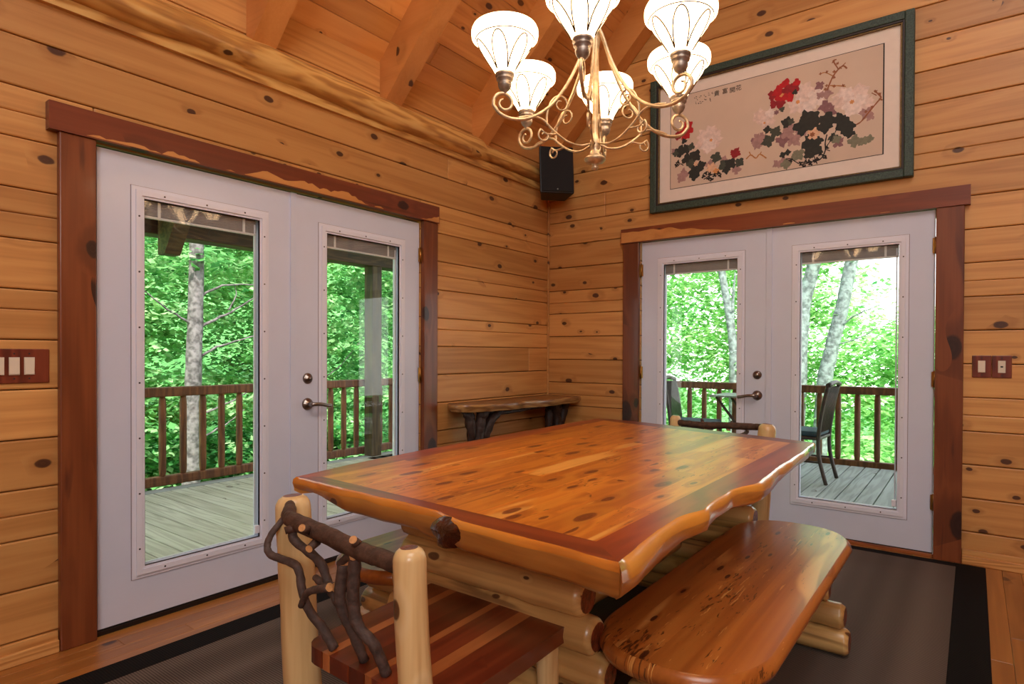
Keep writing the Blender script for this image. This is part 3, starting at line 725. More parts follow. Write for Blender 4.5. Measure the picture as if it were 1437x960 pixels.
# ------------------------------------------------------------------ log chairs (local origin at the seat centre on the floor, facing +y)
def make_chair(label, loc):
    t = thing('log_chair', label, 'chair', loc, 0, 'log chairs at the table ends')
    L = V(loc)
    def loc_(p): return tuple(V(p)-L)
    # seat boards
    q = [(1.592, -3.485), (2.075, -3.500), (2.065, -2.915), (1.555, -2.86)]
    mb = MB(); rnd = random.Random(14)
    def bl(s, u): return V(q[0]).lerp(V(q[1]), s).lerp(V(q[3]).lerp(V(q[2]), s), u)
    se = [0, .16, .22, .38, .50, .55, .70, .78, 1.]
    vals = [.12, .81, .44, .27, .93, .36, .71, .2]
    for i, (s0, s1) in enumerate(zip(se[:-1], se[1:])):
        c = [bl(s0, 0), bl(s1, 0), bl(s1, 1), bl(s0, 1)]
        rc = .045
        def corner(p, a_, b_):
            p = V(p); d1_ = (V(a_)-p).normalized(); d2_ = (V(b_)-p).normalized()
            return [(p+d1_*rc).lerp(p, .0)] + [p+d1_*rc*(1-math.sin(k_*PI/8))+d2_*rc*(1-math.cos(k_*PI/8)) for k_ in (1, 2, 3)] + [p+d2_*rc]
        if i == 0: c = corner(c[0], c[3], c[1])+[c[1], c[2]]+corner(c[3], c[2], c[0])
        elif i == len(vals)-1: c = [c[0]]+corner(c[1], c[0], c[2])+corner(c[2], c[1], c[3])+[c[3]]
        mb.prism([tuple(x-V((L.x, L.y))) for x in c], .428, .47, vals[i], 1 if s1-s0 < .1 else 0)
    mb.build('seat', [M['seat'], M['seat_l']], t, .004, seg=2)
    def post(a, b, r0, r1, seed):
        a, b = V(loc_(a)), V(loc_(b)); n = 14; pts = []; rs = []
        for i in range(n+1):
            u = i/n; pts.append(a.lerp(b, u)+V((.004*noise.noise(V((u*3, seed, 0))), .004*noise.noise(V((u*3, 0, seed))), 0))); rs.append(lerp(r0, r1, u)*(1+.03*noise.noise(V((u*6, seed, 3)))))
        d = (b-a).normalized()
        pts += [b+d*r1*.25, b+d*r1*.5, b+d*r1*.68]; rs += [r1*.95, r1*.80, r1*.55]
        return MB().tube(pts, rs, 20, None, 0, 1, .05, seed=seed)
    post((1.505, -3.41, .0095), (1.452, -3.425, .780), .051, .0465, 1).build('back_post', [M['post'], M['endgrain']], t)
    post((2.085, -3.535, .0095), (2.037, -3.545, .79), .0375, .0335, 2).build('back_post', [M['post'], M['endgrain']], t)
    post((2.025, -3.02, .0095), (2.02, -3.02, .408), .031, .030, 3).build('front_leg', [M['post'], M['endgrain']], t)
    post((1.60, -2.95, .0095), (1.605, -2.95, .408), .031, .030, 4).build('front_leg', [M['post'], M['endgrain']], t)
    def rung(a, b, r, sd): return log(MB(), loc_(a), loc_(b), r, None, sd, 12).build('rung', [M['logx'], M['endgrain']], t)
    rung((1.61, -2.95, .2), (2.01, -3.02, .2), .020, 1); rung((1.53, -3.38, .24), (1.60, -2.98, .24), .02, 2); rung((2.07, -3.5, .24), (2.03, -3.05, .24), .02, 3)
    # crest branch and twigs of the back
    cr = MB().tube([loc_(p) for p in arc([(1.478, -3.452, .792), (1.56, -3.50, .780), (1.70, -3.515, .776), (1.85, -3.525, .766), (1.955, -3.535, .768), (2.012, -3.54, .770)], 6)],
                   [.015, .016, .017, .018, .019, .019, .020, .020]+[.0205]*10+[.020]*13, 14, .4, 0, 1, .2, seed=4)
    for p, d in (((1.68, -3.536, .782), (.010, -.022, .012)), ((1.70, -3.53, .752), (.012, -.024, -.004)), ((1.60, -3.515, .770), (-.012, -.022, -.006)), ((1.86, -3.535, .785), (.010, -.018, .014))):
        a = V(loc_(p)); cr.tube([a-V(d)*.4, a+V(d)], [.011, .009], 10, .4, 0, 1)
    cr.build('crest_branch', [M['bark_crest'], M['cut']], t)
    def twig(pts, r0, r1, y=None, sd=0):
        path = arc([loc_(p) for p in pts], 5); n = len(path)
        return MB().tube(path, [.9*lerp(r0, r1, i/(n-1))*(1+.18*noise.noise(V((i*.8, sd, 1)))) for i in range(n)], 10, sd*.17, 0, 1, .15, seed=sd).build('twig', [M['bark'], M['cut']], t)
    twig([(1.47, -3.455, .768), (1.462, -3.49, .73), (1.458, -3.505, .697), (1.478, -3.51, .678), (1.520, -3.505, .672), (1.585, -3.5, .664), (1.605, -3.5, .61), (1.62, -3.49, .56), (1.655, -3.475, .52), (1.685, -3.462, .472)], .009, .0135, sd=1)
    twig([(1.585, -3.515, .757), (1.60, -3.515, .735), (1.684, -3.505, .700), (1.712, -3.50, .65), (1.742, -3.495, .612), (1.765, -3.49, .575)], .0125, .0115, sd=2)
    twig([(1.775, -3.505, .715), (1.762, -3.505, .64), (1.764, -3.50, .600), (1.772, -3.48, .55), (1.79, -3.455, .472)], .0155, .0125, sd=3)
    twig([(1.83, -3.515, .745), (1.824, -3.515, .68), (1.817, -3.51, .630), (1.829, -3.505, .582), (1.862, -3.495, .555), (1.87, -3.48, .52), (1.878, -3.465, .472)], .0165, .0135, sd=4)
    twig([(1.612, -3.508, .575), (1.640, -3.515, .61), (1.675, -3.52, .632), (1.757, -3.53, .662)], .008, .011, sd=5)
    twig([(1.66, -3.50, .655), (1.70, -3.505, .648), (1.75, -3.51, .655)], .009, .012, sd=6)
    twig([(1.765, -3.508, .712), (1.80, -3.515, .735), (1.842, -3.53, .752)], .010, .011, sd=7)
    return t
CL = (1.80, -3.2, 0)
c1 = make_chair('log chair with twig back and dark plank seat at the near end of the table', CL)
dup(c1, (1.665, -1.02, 0), PI, 'log chair at the far end of the table, two post tops and crest showing')

# ------------------------------------------------------------------ console table in the corner
con = thing('console_table', 'small live-edge console table on dark gnarled root legs in the corner', 'table', (.2, -.68, 0))
zt = .853
outl = [(.03, -1.285), (.10, -1.34), (.20, -1.325), (.265, -1.24), (.31, -1.08), (.345, -.92), (.325, -.78), (.36, -.62), (.375, -.45), (.36, -.28), (.385, -.14), (.37, -.075), (.30, -.05), (.03, -.045)]
outl = [tuple(p)[:2] for p in arc([(p[0], p[1], 0) for p in outl], 4)]
mb = MB(); n = len(outl)
cx, cy = .18, -.7
ly = [(1., zt), (1.02, zt-.006), (1.02, zt-.022), (.94, zt-.05)]
vs = []
for (s, z) in ly:
    for (x, y) in outl: vs.append((max(.031, cx+(x-cx)*s), cy+(y-cy)*(1+(s-1)*.3), z))
mb.add(vs, [tuple(range(n))], .3, 0)
mb.add(vs, [tuple(3*n+k for k in range(n-1, -1, -1))], .3, 1)
mb.add(vs, [(i*n+(k+1) % n, i*n+k, (i+1)*n+k, (i+1)*n+(k+1) % n) for i in range(3) for k in range(n)], .3, 1, True)
mb.build('console_top', [M['console'], M['console_e']], con, 0, off=at(con))
def rootleg(y, sd):
    mb = MB(); r_ = random.Random(sd)
    for k in range(4):
        a = r_.uniform(-.05, .05); b = r_.uniform(-.09, .09); c_ = r_.uniform(-.07, .07)
        y0 = y+(-.11, -.03, .05, .10)[k]
        p = arc([(.17+.05*(k % 2)+a*.5, y0+b, .812), (.18+.03*(k % 2), y+(y0-y)*.75, .70), (.19+a, y+(y0-y)*.45+c_*.4, .5), (.19, y+(y0-y)*.6, .25), (.17+a*1.6, y+(y0-y)*1.3, .0)], 6)
        mb.tube(p, [.042-.012*math.sin(i/len(p)*PI) for i in range(len(p))], 12, .5, 0, None, .5, seed=sd+k*2.2)
    mb.build('root_leg', M['root'], con, 0, off=at(con))
rootleg(-1.13, 3); rootleg(-.16, 8)
mb = MB().tube(arc([(.2, -1.12, .80), (.22, -.9, .775), (.22, -.6, .785), (.2, -.25, .795)], 6), [.018]*19, 8, .5, 0, None, .4, seed=6)
mb.build('root_brace', M['root'], con, 0, off=at(con))

# ------------------------------------------------------------------ chandelier
CX, CY = 1.80, -2.385
ch = thing('chandelier', 'six-light scrolled iron chandelier with glowing frosted bell shades above the table', 'chandelier', (CX, CY, 0))
prof = [(.0001, -.012), (.010, -.010), (.014, -.002), (.010, .008), (.018, .012), (.034, .018), (.040, .026), (.040, .032), (.030, .040), (.020, .046), (.018, .058), (.014, .062), (.019, .070), (.019, .098), (.012, .108), (.0105, .13), (.010, .24), (.011, .36), (.013, .44), (.018, .47), (.014, .50), (.014, .60), (.024, .61), (.028, .64), (.016, .67), (.006, .69), (.0001, .695)]
MB().lathe([(r, z+1.90) for r, z in prof], 24, (0, 0, 0), .5).build('centre_column', M['iron'], ch)
def chain():
    mb = MB(); z = 2.60; k = 0; top = 5.18
    while z < top:
        pts = []
        for i in range(13):
            a = 2*PI*i/12; x = .011*math.cos(a); zz = .024*math.sin(a)
            pts.append((x if k % 2 else 0, 0 if k % 2 else x, z+.02+zz))
        mb.tube(pts, .0032, 6, .5, caps=False); z += .040; k += 1
    return mb
chain().build('hanging_chain', M['iron_d'], ch)
MB().lathe([(.055, 5.23), (.055, 5.21), (.03, 5.185), (.008, 5.17), (.0001, 5.17)], 24).build('ceiling_canopy', M['iron_d'], ch)
def spiral(c, r0, r1, a0, turns, n=26):
    return [(c[0]+lerp(r0, r1, k/n)*math.cos(a0+turns*2*PI*k/n), c[1]+lerp(r0, r1, k/n)*math.sin(a0+turns*2*PI*k/n)) for k in range(n+1)]
def arm_parts():
    """in the (r, z) plane"""
    main = [(.012, 2.42), (.035, 2.37), (.065, 2.29), (.115, 2.19), (.18, 2.105), (.25, 2.058), (.315, 2.045), (.365, 2.058), (.392, 2.088)]
    curl = spiral((.352, 2.098), .041, .013, -.2, 1.25)
    m = [(p.x, p.y) for p in arc([(a, b, 0) for a, b in main], 6)]+curl[1:]
    low = [(.020, 1.985), (.06, 1.975), (.11, 1.985), (.165, 2.02), (.205, 2.055), (.25, 2.062), (.30, 2.052)]
    low = [(p.x, p.y) for p in arc([(a, b, 0) for a, b in low], 6)]
    c1 = [(.19, 2.035), (.19, 2.075), (.178, 2.115), (.165, 2.135)]
    c1 = [(p.x, p.y) for p in arc([(a, b, 0) for a, b in c1], 6)]+spiral((.137, 2.118), .033, .011, .55, 1.2)[1:]
    c2 = [(.15, 2.008), (.19, 2.005), (.213, 2.02)]
    c2 = [(p.x, p.y) for p in arc([(a, b, 0) for a, b in c2], 5)]+spiral((.200, 1.997), .024, .008, .9, -1.1)[1:]
    return m, low, c1, c2
m_, low_, s1_, s2_ = arm_parts()
shade_prof = [(.026, 2.196), (.030, 2.20), (.042, 2.222), (.066, 2.258), (.087, 2.290), (.100, 2.314), (.107, 2.322), (.1165, 2.328), (.118, 2.338), (.1175, 2.352), (.113, 2.362)]
cup_prof = [(.0001, 2.128), (.006, 2.130), (.008, 2.138), (.018, 2.146), (.024, 2.158), (.025, 2.168), (.021, 2.174), (.030, 2.180), (.031, 2.186), (.027, 2.19), (.034, 2.194), (.034, 2.202), (.029, 2.206), (.0001, 2.204)]
def srad(z):
    for (r0, z0), (r1, z1) in zip(shade_prof[:-1], shade_prof[1:]):
        if z0 <= z <= z1: return lerp(r0, r1, (z-z0)/(z1-z0))
    return shade_prof[-1][0]
def radial(pts, R3=None): return [(r, 0, z) for r, z in pts]
RAD, TH0 = .35, .922+PI
for k in range(6):
    T = Matrix.Rotation(TH0+k*PI/3, 4, 'Z')
    a = MB().tube(radial(m_), [.0062]*(len(m_)-20)+[lerp(.0062, .0035, i/19) for i in range(20)], 10, .5, T=T).build('arm', M['iron'], ch)
    mb = MB().tube(radial(low_), .0042, 8, .5, T=T)
    mb.tube(radial(s1_), [lerp(.0042, .0028, i/(len(s1_)-1)) for i in range(len(s1_))], 8, .5, T=T)
    mb.tube(radial(s2_), [lerp(.004, .0028, i/(len(s2_)-1)) for i in range(len(s2_))], 8, .5, T=T)
    mb.build('scroll', M['iron'], a)
    c = (RAD, 0, 0)
    MB().lathe(cup_prof, 20, c, .5, 0, T).build('socket_cup', M['iron_d'], ch)
    sh = MB().lathe(shade_prof, 40, c, .5, 0, T).build('lamp_shade', M['shade'], ch, solid=.003)
    mb = MB(); ze, zb = 2.312, 2.21
    for j in range(6):                                   # petal lines and the ring at the rim
        a0 = j*PI/3; pts = []
        for i in range(15):
            u = i/14; zz = zb+(ze-zb)*math.sin(u*PI)**.75
            ang = a0+(u-.5)*(PI/3)*.98
            r = srad(zz)+.0022; pts.append((RAD+r*math.cos(ang), r*math.sin(ang), zz))
        mb.tube(pts, .0024, 5, .5, T=T)
    mb.tube([(RAD+(srad(2.318)+.002)*math.cos(2*PI*i/40), (srad(2.318)+.002)*math.sin(2*PI*i/40), 2.318) for i in range(41)], .0020, 5, .5, T=T, caps=False)
    mb.build('shade_ribs', M['rib'], sh)
    MB().lathe([(.0001, 2.212), (.012, 2.214), (.014, 2.235), (.026, 2.262), (.028, 2.280), (.020, 2.300), (.0001, 2.308)], 16, c, .5, 0, T).build('bulb', M['bulb'], ch)
    p = T @ V((RAD, 0, 2.335))
    li = bpy.data.lights.new('lamp_light', 'POINT'); li.energy = 1.2; li.color = (1., .78, .52); li.shadow_soft_size = .03
    lo = bpy.data.objects.new('lamp_light', li); COL.objects.link(lo); lo.parent = ch; lo.location = p

# ------------------------------------------------------------------ framed painting
pa = thing('framed_painting', 'wide framed ink painting of red and white peonies in green frame above right doors', 'painting', (1.795, 0, 2.77))
X0, X1, Z0, Z1 = .957, 2.640, 2.272, 3.268
def rect_ring(mb, i, o, y0, y1, mat=0):
    mb.box(X0+o, X0+i, y0, y1, Z0+o, Z1-o, .5, mat); mb.box(X1-i, X1-o, y0, y1, Z0+o, Z1-o, .5, mat)
    mb.box(X0+i, X1-i, y0, y1, Z0+o, Z0+i, .5, mat); mb.box(X0+i, X1-i, y0, y1, Z1-i, Z1-o, .5, mat); return mb
rect_ring(MB(), .050, 0, -.052, -.001).build('picture_frame', M['green'], pa, .006, off=at(pa))
rect_ring(rect_ring(MB(), .062, .050, -.046, -.006, 1), .070, .062, -.040, -.006, 0).build('fillet', [M['gilt'], M['frame_dark']], pa, .002, off=at(pa))
MB().box(X0+.07, X1-.07, -.020, -.006, Z0+.07, Z1-.07, .5).build('mat_board', M['mat'], pa, 0, off=at(pa))
PX0, PX1, PZ0, PZ1 = 1.112, 2.477, 2.439, 3.113
pm = MB(); pmn = ['paper', 'p_ink', 'p_leaf', 'p_leaf2', 'p_greyleaf', 'p_mauve', 'p_mauve2', 'p_red', 'p_red2', 'p_pale', 'p_pale2', 'p_white', 'p_ochre', 'p_twig', 'p_yolk', 'p_peach']
pi_ = {k.replace('p_', ''): i for i, k in enumerate(pmn)}
pm.box(PX0, PX1, -.0212, -.020, PZ0, PZ1, .5, 0)
bt = .0035
pm.box(PX0-bt, PX0, -.0214, -.020, PZ0-bt, PZ1+bt, .5, 1); pm.box(PX1, PX1+bt*2, -.0214, -.020, PZ0-bt, PZ1+bt, .5, 1)
pm.box(PX0, PX1, -.0214, -.020, PZ0-bt, PZ0, .5, 1); pm.box(PX0, PX1, -.0214, -.020, PZ1, PZ1+bt, .5, 1)
prn = random.Random(11); LAY = [0]
def U(u, v): return (PX0+u*(PX1-PX0), PZ0+v*(PZ1-PZ0))
HX = PX1-PX0
def blob(u, v, r, col, lobes=6, jag=.35, asp=1., rot=0.):
    """brush dab with a ragged edge; u,v in the sheet, r in metres"""
    x, z = U(u, v); n = 26; LAY[0] += 1; y = -.0214-.000006*LAY[0]; ph = prn.uniform(0, 6); ph2 = prn.uniform(0, 6); pts = []
    for k in range(n):
        a = -2*PI*k/n
        q = r*(1+jag*.6*math.sin(lobes*a+ph)+jag*.35*math.sin((lobes*2+1)*a+ph2)+jag*.25*prn.uniform(-1, 1))
        dx, dz = q*math.cos(a), q*math.sin(a)*asp
        X_, Z_ = x+dx*math.cos(rot)-dz*math.sin(rot), z+dx*math.sin(rot)+dz*math.cos(rot)
        pts.append((min(max(X_, PX0), PX1), y, min(max(Z_, PZ0), PZ1)))
    pm.add([(x, y, z)]+pts, [(0, 1+(k+1) % n, 1+k) for k in range(n)], .5, pi_[col])
def stroke(pts, w, col):
    LAY[0] += 1; y = -.0214-.000006*LAY[0]; P = arc([U(*p)+(0,) for p in pts], 5); vs = []; n = len(P)
    for i, p in enumerate(P):
        d = (P[min(i+1, n-1)]-P[max(i-1, 0)]); d = V((-d.y, d.x, 0)).normalized()*w*.5*(1+.5*noise.noise(V((i*.9, LAY[0], 0))))
        vs += [(p.x+d.x, y, p.y+d.y), (p.x-d.x, y, p.y-d.y)]
    pm.add(vs, [(2*i, 2*i+2, 2*i+3, 2*i+1) for i in range(n-1)], .5, pi_[col])
blob(0.695, 0.654, 0.0765, 'pale2', lobes=5)
blob(0.673, 0.745, 0.051, 'pale', lobes=5)
blob(0.644, 0.616, 0.0565, 'pale', lobes=5)
blob(0.73, 0.653, 0.056, 'white', lobes=5)
blob(0.643, 0.648, 0.025, 'white', lobes=5)
blob(0.695, 0.576, 0.041, 'white', lobes=5)
blob(0.5, 0.539, 0.0545, 'pale2', lobes=5)
blob(0.469, 0.602, 0.038, 'pale', lobes=5)
blob(0.516, 0.596, 0.032, 'white', lobes=5)
blob(0.881, 0.561, 0.0815, 'pale2', lobes=5)
blob(0.841, 0.596, 0.0535, 'pale', lobes=5)
blob(0.908, 0.593, 0.0525, 'pale', lobes=5)
blob(0.934, 0.475, 0.0475, 'pale', lobes=5)
blob(0.881, 0.485, 0.058, 'white', lobes=5)
blob(0.854, 0.62, 0.039, 'white', lobes=5)
blob(0.908, 0.533, 0.0385, 'white', lobes=5)
blob(0.814, 0.564, 0.034, 'pale2', lobes=5)
blob(0.208, 0.453, 0.081, 'pale2', lobes=5)
blob(0.182, 0.513, 0.0455, 'pale', lobes=5)
blob(0.241, 0.472, 0.05, 'pale', lobes=5)
blob(0.216, 0.549, 0.04, 'pale', lobes=5)
blob(0.208, 0.402, 0.0505, 'white', lobes=5)
blob(0.468, 0.582, 0.042, 'pale2', lobes=5)
blob(0.491, 0.539, 0.031, 'pale', lobes=5)
blob(0.645, 0.647, 0.0125, 'yolk')
blob(0.877, 0.533, 0.0125, 'yolk')
blob(0.491, 0.512, 0.0075, 'yolk')
blob(0.222, 0.45, 0.011, 'yolk')
blob(0.454, 0.343, 0.035, 'mauve2', lobes=4, jag=0.4)
blob(0.478, 0.375, 0.0275, 'mauve', lobes=4, jag=0.4)
blob(0.466, 0.297, 0.022, 'mauve', lobes=4, jag=0.4)
blob(0.578, 0.307, 0.042, 'mauve2', lobes=4, jag=0.4)
blob(0.6, 0.364, 0.0385, 'mauve', lobes=4, jag=0.4)
blob(0.63, 0.286, 0.042, 'mauve', lobes=4, jag=0.4)
blob(0.659, 0.337, 0.031, 'mauve', lobes=4, jag=0.4)
blob(0.766, 0.542, 0.036, 'mauve2', lobes=4, jag=0.4)
blob(0.787, 0.484, 0.0335, 'mauve2', lobes=4, jag=0.4)
blob(0.74, 0.757, 0.026, 'mauve2', lobes=4, jag=0.4)
blob(0.772, 0.662, 0.0295, 'mauve', lobes=4, jag=0.4)
blob(0.744, 0.662, 0.0225, 'mauve', lobes=4, jag=0.4)
blob(0.938, 0.398, 0.0325, 'mauve', lobes=4, jag=0.4)
blob(0.951, 0.361, 0.0225, 'mauve', lobes=4, jag=0.4)
blob(0.922, 0.412, 0.0205, 'mauve', lobes=4, jag=0.4)
blob(0.552, 0.074, 0.026, 'mauve', lobes=4, jag=0.4)
blob(0.59, 0.076, 0.036, 'mauve', lobes=4, jag=0.4)
blob(0.822, 0.175, 0.03, 'mauve2', lobes=4, jag=0.4)
blob(0.358, 0.095, 0.027, 'mauve', lobes=4, jag=0.4)
blob(0.615, 0.405, 0.032, 'mauve', lobes=4, jag=0.4)
blob(0.073, 0.134, 0.04, 'mauve', lobes=4, jag=0.4)
blob(0.056, 0.089, 0.0235, 'mauve', lobes=4, jag=0.4)
blob(0.217, 0.191, 0.0315, 'mauve', lobes=4, jag=0.4)
blob(0.355, 0.085, 0.0285, 'mauve', lobes=4, jag=0.4)
blob(0.291, 0.221, 0.022, 'mauve', lobes=4, jag=0.4)
blob(0.462, 0.362, 0.0375, 'mauve', lobes=4, jag=0.4)
blob(0.454, 0.303, 0.0255, 'mauve', lobes=4, jag=0.4)
blob(0.019, 0.411, 0.0215, 'mauve', lobes=4, jag=0.4)
blob(0.695, 0.448, 0.063, 'leaf', lobes=4, jag=0.32)
blob(0.667, 0.398, 0.0535, 'leaf', lobes=4, jag=0.32)
blob(0.716, 0.375, 0.046, 'leaf', lobes=4, jag=0.32)
blob(0.773, 0.412, 0.048, 'leaf', lobes=4, jag=0.32)
blob(0.766, 0.353, 0.04, 'leaf', lobes=4, jag=0.32)
blob(0.825, 0.396, 0.037, 'leaf', lobes=4, jag=0.32)
blob(0.852, 0.315, 0.0505, 'leaf', lobes=4, jag=0.32)
blob(0.869, 0.246, 0.0295, 'leaf', lobes=4, jag=0.32)
blob(0.596, 0.47, 0.0335, 'leaf', lobes=4, jag=0.32)
blob(0.615, 0.469, 0.0205, 'leaf2', lobes=4, jag=0.32)
blob(0.505, 0.438, 0.024, 'leaf', lobes=4, jag=0.32)
blob(0.544, 0.396, 0.0365, 'leaf2', lobes=4, jag=0.32)
blob(0.509, 0.32, 0.039, 'leaf2', lobes=4, jag=0.32)
blob(0.703, 0.224, 0.051, 'leaf', lobes=4, jag=0.32)
blob(0.718, 0.154, 0.0485, 'leaf', lobes=4, jag=0.32)
blob(0.735, 0.226, 0.03, 'leaf', lobes=4, jag=0.32)
blob(0.696, 0.116, 0.031, 'leaf', lobes=4, jag=0.32)
blob(0.578, 0.153, 0.019, 'leaf', lobes=4, jag=0.32)
blob(0.601, 0.169, 0.019, 'leaf', lobes=4, jag=0.32)
blob(0.801, 0.23, 0.028, 'leaf2', lobes=4, jag=0.32)
blob(0.649, 0.126, 0.0355, 'greyleaf', lobes=4, jag=0.32)
blob(0.631, 0.11, 0.023, 'greyleaf', lobes=4, jag=0.32)
blob(0.889, 0.162, 0.0365, 'greyleaf', lobes=4, jag=0.32)
blob(0.922, 0.148, 0.027, 'greyleaf', lobes=4, jag=0.32)
blob(0.949, 0.16, 0.023, 'greyleaf', lobes=4, jag=0.32)
blob(0.593, 0.058, 0.0315, 'greyleaf', lobes=4, jag=0.32)
blob(0.815, 0.208, 0.0255, 'greyleaf', lobes=4, jag=0.32)
blob(0.054, 0.398, 0.0405, 'leaf', lobes=4, jag=0.32)
blob(0.089, 0.409, 0.033, 'leaf', lobes=4, jag=0.32)
blob(0.115, 0.424, 0.0255, 'leaf2', lobes=4, jag=0.32)
blob(0.098, 0.295, 0.042, 'leaf', lobes=4, jag=0.32)
blob(0.137, 0.315, 0.0415, 'leaf', lobes=4, jag=0.32)
blob(0.116, 0.237, 0.0325, 'leaf2', lobes=4, jag=0.32)
blob(0.141, 0.16, 0.046, 'leaf', lobes=4, jag=0.32)
blob(0.171, 0.2, 0.032, 'leaf', lobes=4, jag=0.32)
blob(0.133, 0.104, 0.0345, 'leaf', lobes=4, jag=0.32)
blob(0.25, 0.254, 0.036, 'leaf2', lobes=4, jag=0.32)
blob(0.291, 0.156, 0.037, 'leaf2', lobes=4, jag=0.32)
blob(0.323, 0.16, 0.039, 'leaf', lobes=4, jag=0.32)
blob(0.37, 0.159, 0.03, 'leaf2', lobes=4, jag=0.32)
blob(0.303, 0.102, 0.026, 'leaf', lobes=4, jag=0.32)
blob(0.028, 0.381, 0.0215, 'leaf2', lobes=4, jag=0.32)
blob(0.717, 0.304, 0.0345, 'peach', lobes=5)
blob(0.711, 0.3, 0.0145, 'twig')
blob(0.226, 0.147, 0.038, 'peach')
blob(0.251, 0.105, 0.0225, 'yolk')
blob(0.141, 0.228, 0.016, 'peach')
blob(0.53, 0.77, 0.0325, 'red2', lobes=3, jag=0.3)
blob(0.557, 0.797, 0.0365, 'red', lobes=3, jag=0.3)
blob(0.587, 0.853, 0.0315, 'red', lobes=3, jag=0.3)
blob(0.599, 0.783, 0.036, 'red2', lobes=3, jag=0.3)
blob(0.628, 0.8, 0.038, 'red2', lobes=3, jag=0.3)
blob(0.639, 0.843, 0.023, 'red', lobes=3, jag=0.3)
blob(0.568, 0.718, 0.0365, 'red', lobes=3, jag=0.3)
blob(0.607, 0.715, 0.0315, 'red', lobes=3, jag=0.3)
blob(0.535, 0.678, 0.026, 'red2', lobes=3, jag=0.3)
blob(0.565, 0.663, 0.028, 'red2', lobes=3, jag=0.3)
blob(0.572, 0.751, 0.015, 'yolk', lobes=4, asp=0.6, rot=0.7)
blob(0.632, 0.749, 0.0165, 'leaf', lobes=3)
blob(0.573, 0.61, 0.0165, 'leaf2', lobes=3)
blob(0.547, 0.591, 0.015, 'mauve2')
blob(0.097, 0.669, 0.0305, 'red', lobes=3, jag=0.3)
blob(0.102, 0.616, 0.0345, 'red', lobes=3, jag=0.3)
blob(0.071, 0.595, 0.04, 'red', lobes=3, jag=0.3)
blob(0.045, 0.573, 0.031, 'red2', lobes=3, jag=0.3)
blob(0.084, 0.555, 0.0305, 'red', lobes=3, jag=0.3)
blob(0.35, 0.264, 0.0325, 'red2', lobes=4)
blob(0.076, 0.5, 0.019, 'leaf', lobes=3)
blob(0.349, 0.26, 0.027, 'red2', lobes=4)
stroke([(0.772, 0.693), (0.796, 0.806), (0.82, 0.869), (0.84, 0.889), (0.856, 0.856)], 0.0095, 'twig')
stroke([(0.82, 0.869), (0.799, 0.958), (0.812, 0.966)], 0.0075, 'twig')
stroke([(0.796, 0.82), (0.764, 0.869), (0.74, 0.866)], 0.006, 'ochre')
stroke([(0.785, 0.733), (0.813, 0.718), (0.851, 0.691)], 0.007, 'ochre')
stroke([(0.833, 0.884), (0.85, 0.914)], 0.006, 'twig')
stroke([(0.895, 0.312), (0.915, 0.332), (0.947, 0.408), (0.979, 0.482), (0.992, 0.521), (0.966, 0.593)], 0.009, 'twig')
stroke([(0.985, 0.509), (0.999, 0.488)], 0.0085, 'twig')
stroke([(0.976, 0.543), (0.956, 0.576)], 0.0055, 'twig')
stroke([(0.403, 0.18), (0.426, 0.212), (0.451, 0.171), (0.47, 0.203), (0.502, 0.15)], 0.0085, 'ochre')
stroke([(0.426, 0.212), (0.418, 0.249)], 0.0065, 'ochre')
stroke([(0.47, 0.203), (0.478, 0.226)], 0.006, 'ochre')
blob(0.799, 0.951, 0.0085, 'twig', lobes=4, jag=0.5)
blob(0.816, 0.926, 0.008, 'twig', lobes=4, jag=0.5)
blob(0.829, 0.878, 0.008, 'twig', lobes=4, jag=0.5)
blob(0.802, 0.856, 0.0085, 'twig', lobes=4, jag=0.5)
blob(0.771, 0.872, 0.0075, 'twig', lobes=4, jag=0.5)
blob(0.744, 0.868, 0.0075, 'twig', lobes=4, jag=0.5)
blob(0.803, 0.801, 0.0075, 'twig', lobes=4, jag=0.5)
blob(0.771, 0.74, 0.008, 'twig', lobes=4, jag=0.5)
blob(0.803, 0.717, 0.0085, 'twig', lobes=4, jag=0.5)
blob(0.84, 0.705, 0.0085, 'twig', lobes=4, jag=0.5)
blob(0.765, 0.709, 0.008, 'twig', lobes=4, jag=0.5)
blob(0.972, 0.583, 0.008, 'twig', lobes=4, jag=0.5)
blob(0.957, 0.448, 0.0075, 'twig', lobes=4, jag=0.5)
blob(0.934, 0.414, 0.008, 'twig', lobes=4, jag=0.5)
blob(0.988, 0.552, 0.0075, 'twig', lobes=4, jag=0.5)
stroke([(0.774, 0.273), (0.767, 0.197), (0.767, 0.119), (0.747, 0.049), (0.704, 0.034), (0.653, 0.021)], 0.0075, 'ink')
stroke([(0.801, 0.276), (0.788, 0.205), (0.774, 0.163)], 0.0055, 'ink')
stroke([(0.653, 0.037), (0.616, 0.098), (0.593, 0.107)], 0.0055, 'ink')
stroke([(0.718, 0.092), (0.733, 0.007)], 0.0055, 'ink')
stroke([(0.767, 0.135), (0.788, 0.111)], 0.005, 'ink')
stroke([(0.821, 0.344), (0.808, 0.273)], 0.005, 'ink')
blob(0.66, 0.042, 0.0115, 'ink', lobes=3, jag=0.6)
blob(0.682, 0.049, 0.011, 'ink', lobes=3, jag=0.6)
blob(0.704, 0.018, 0.0115, 'ink', lobes=3, jag=0.6)
blob(0.733, 0.055, 0.011, 'ink', lobes=3, jag=0.6)
blob(0.76, 0.074, 0.0105, 'ink', lobes=3, jag=0.6)
blob(0.747, 0.096, 0.011, 'ink', lobes=3, jag=0.6)
blob(0.774, 0.147, 0.0105, 'ink', lobes=3, jag=0.6)
blob(0.768, 0.056, 0.0105, 'ink', lobes=3, jag=0.6)
blob(0.675, 0.004, 0.0115, 'ink', lobes=3, jag=0.6)
blob(0.722, 0.043, 0.0115, 'ink', lobes=3, jag=0.6)
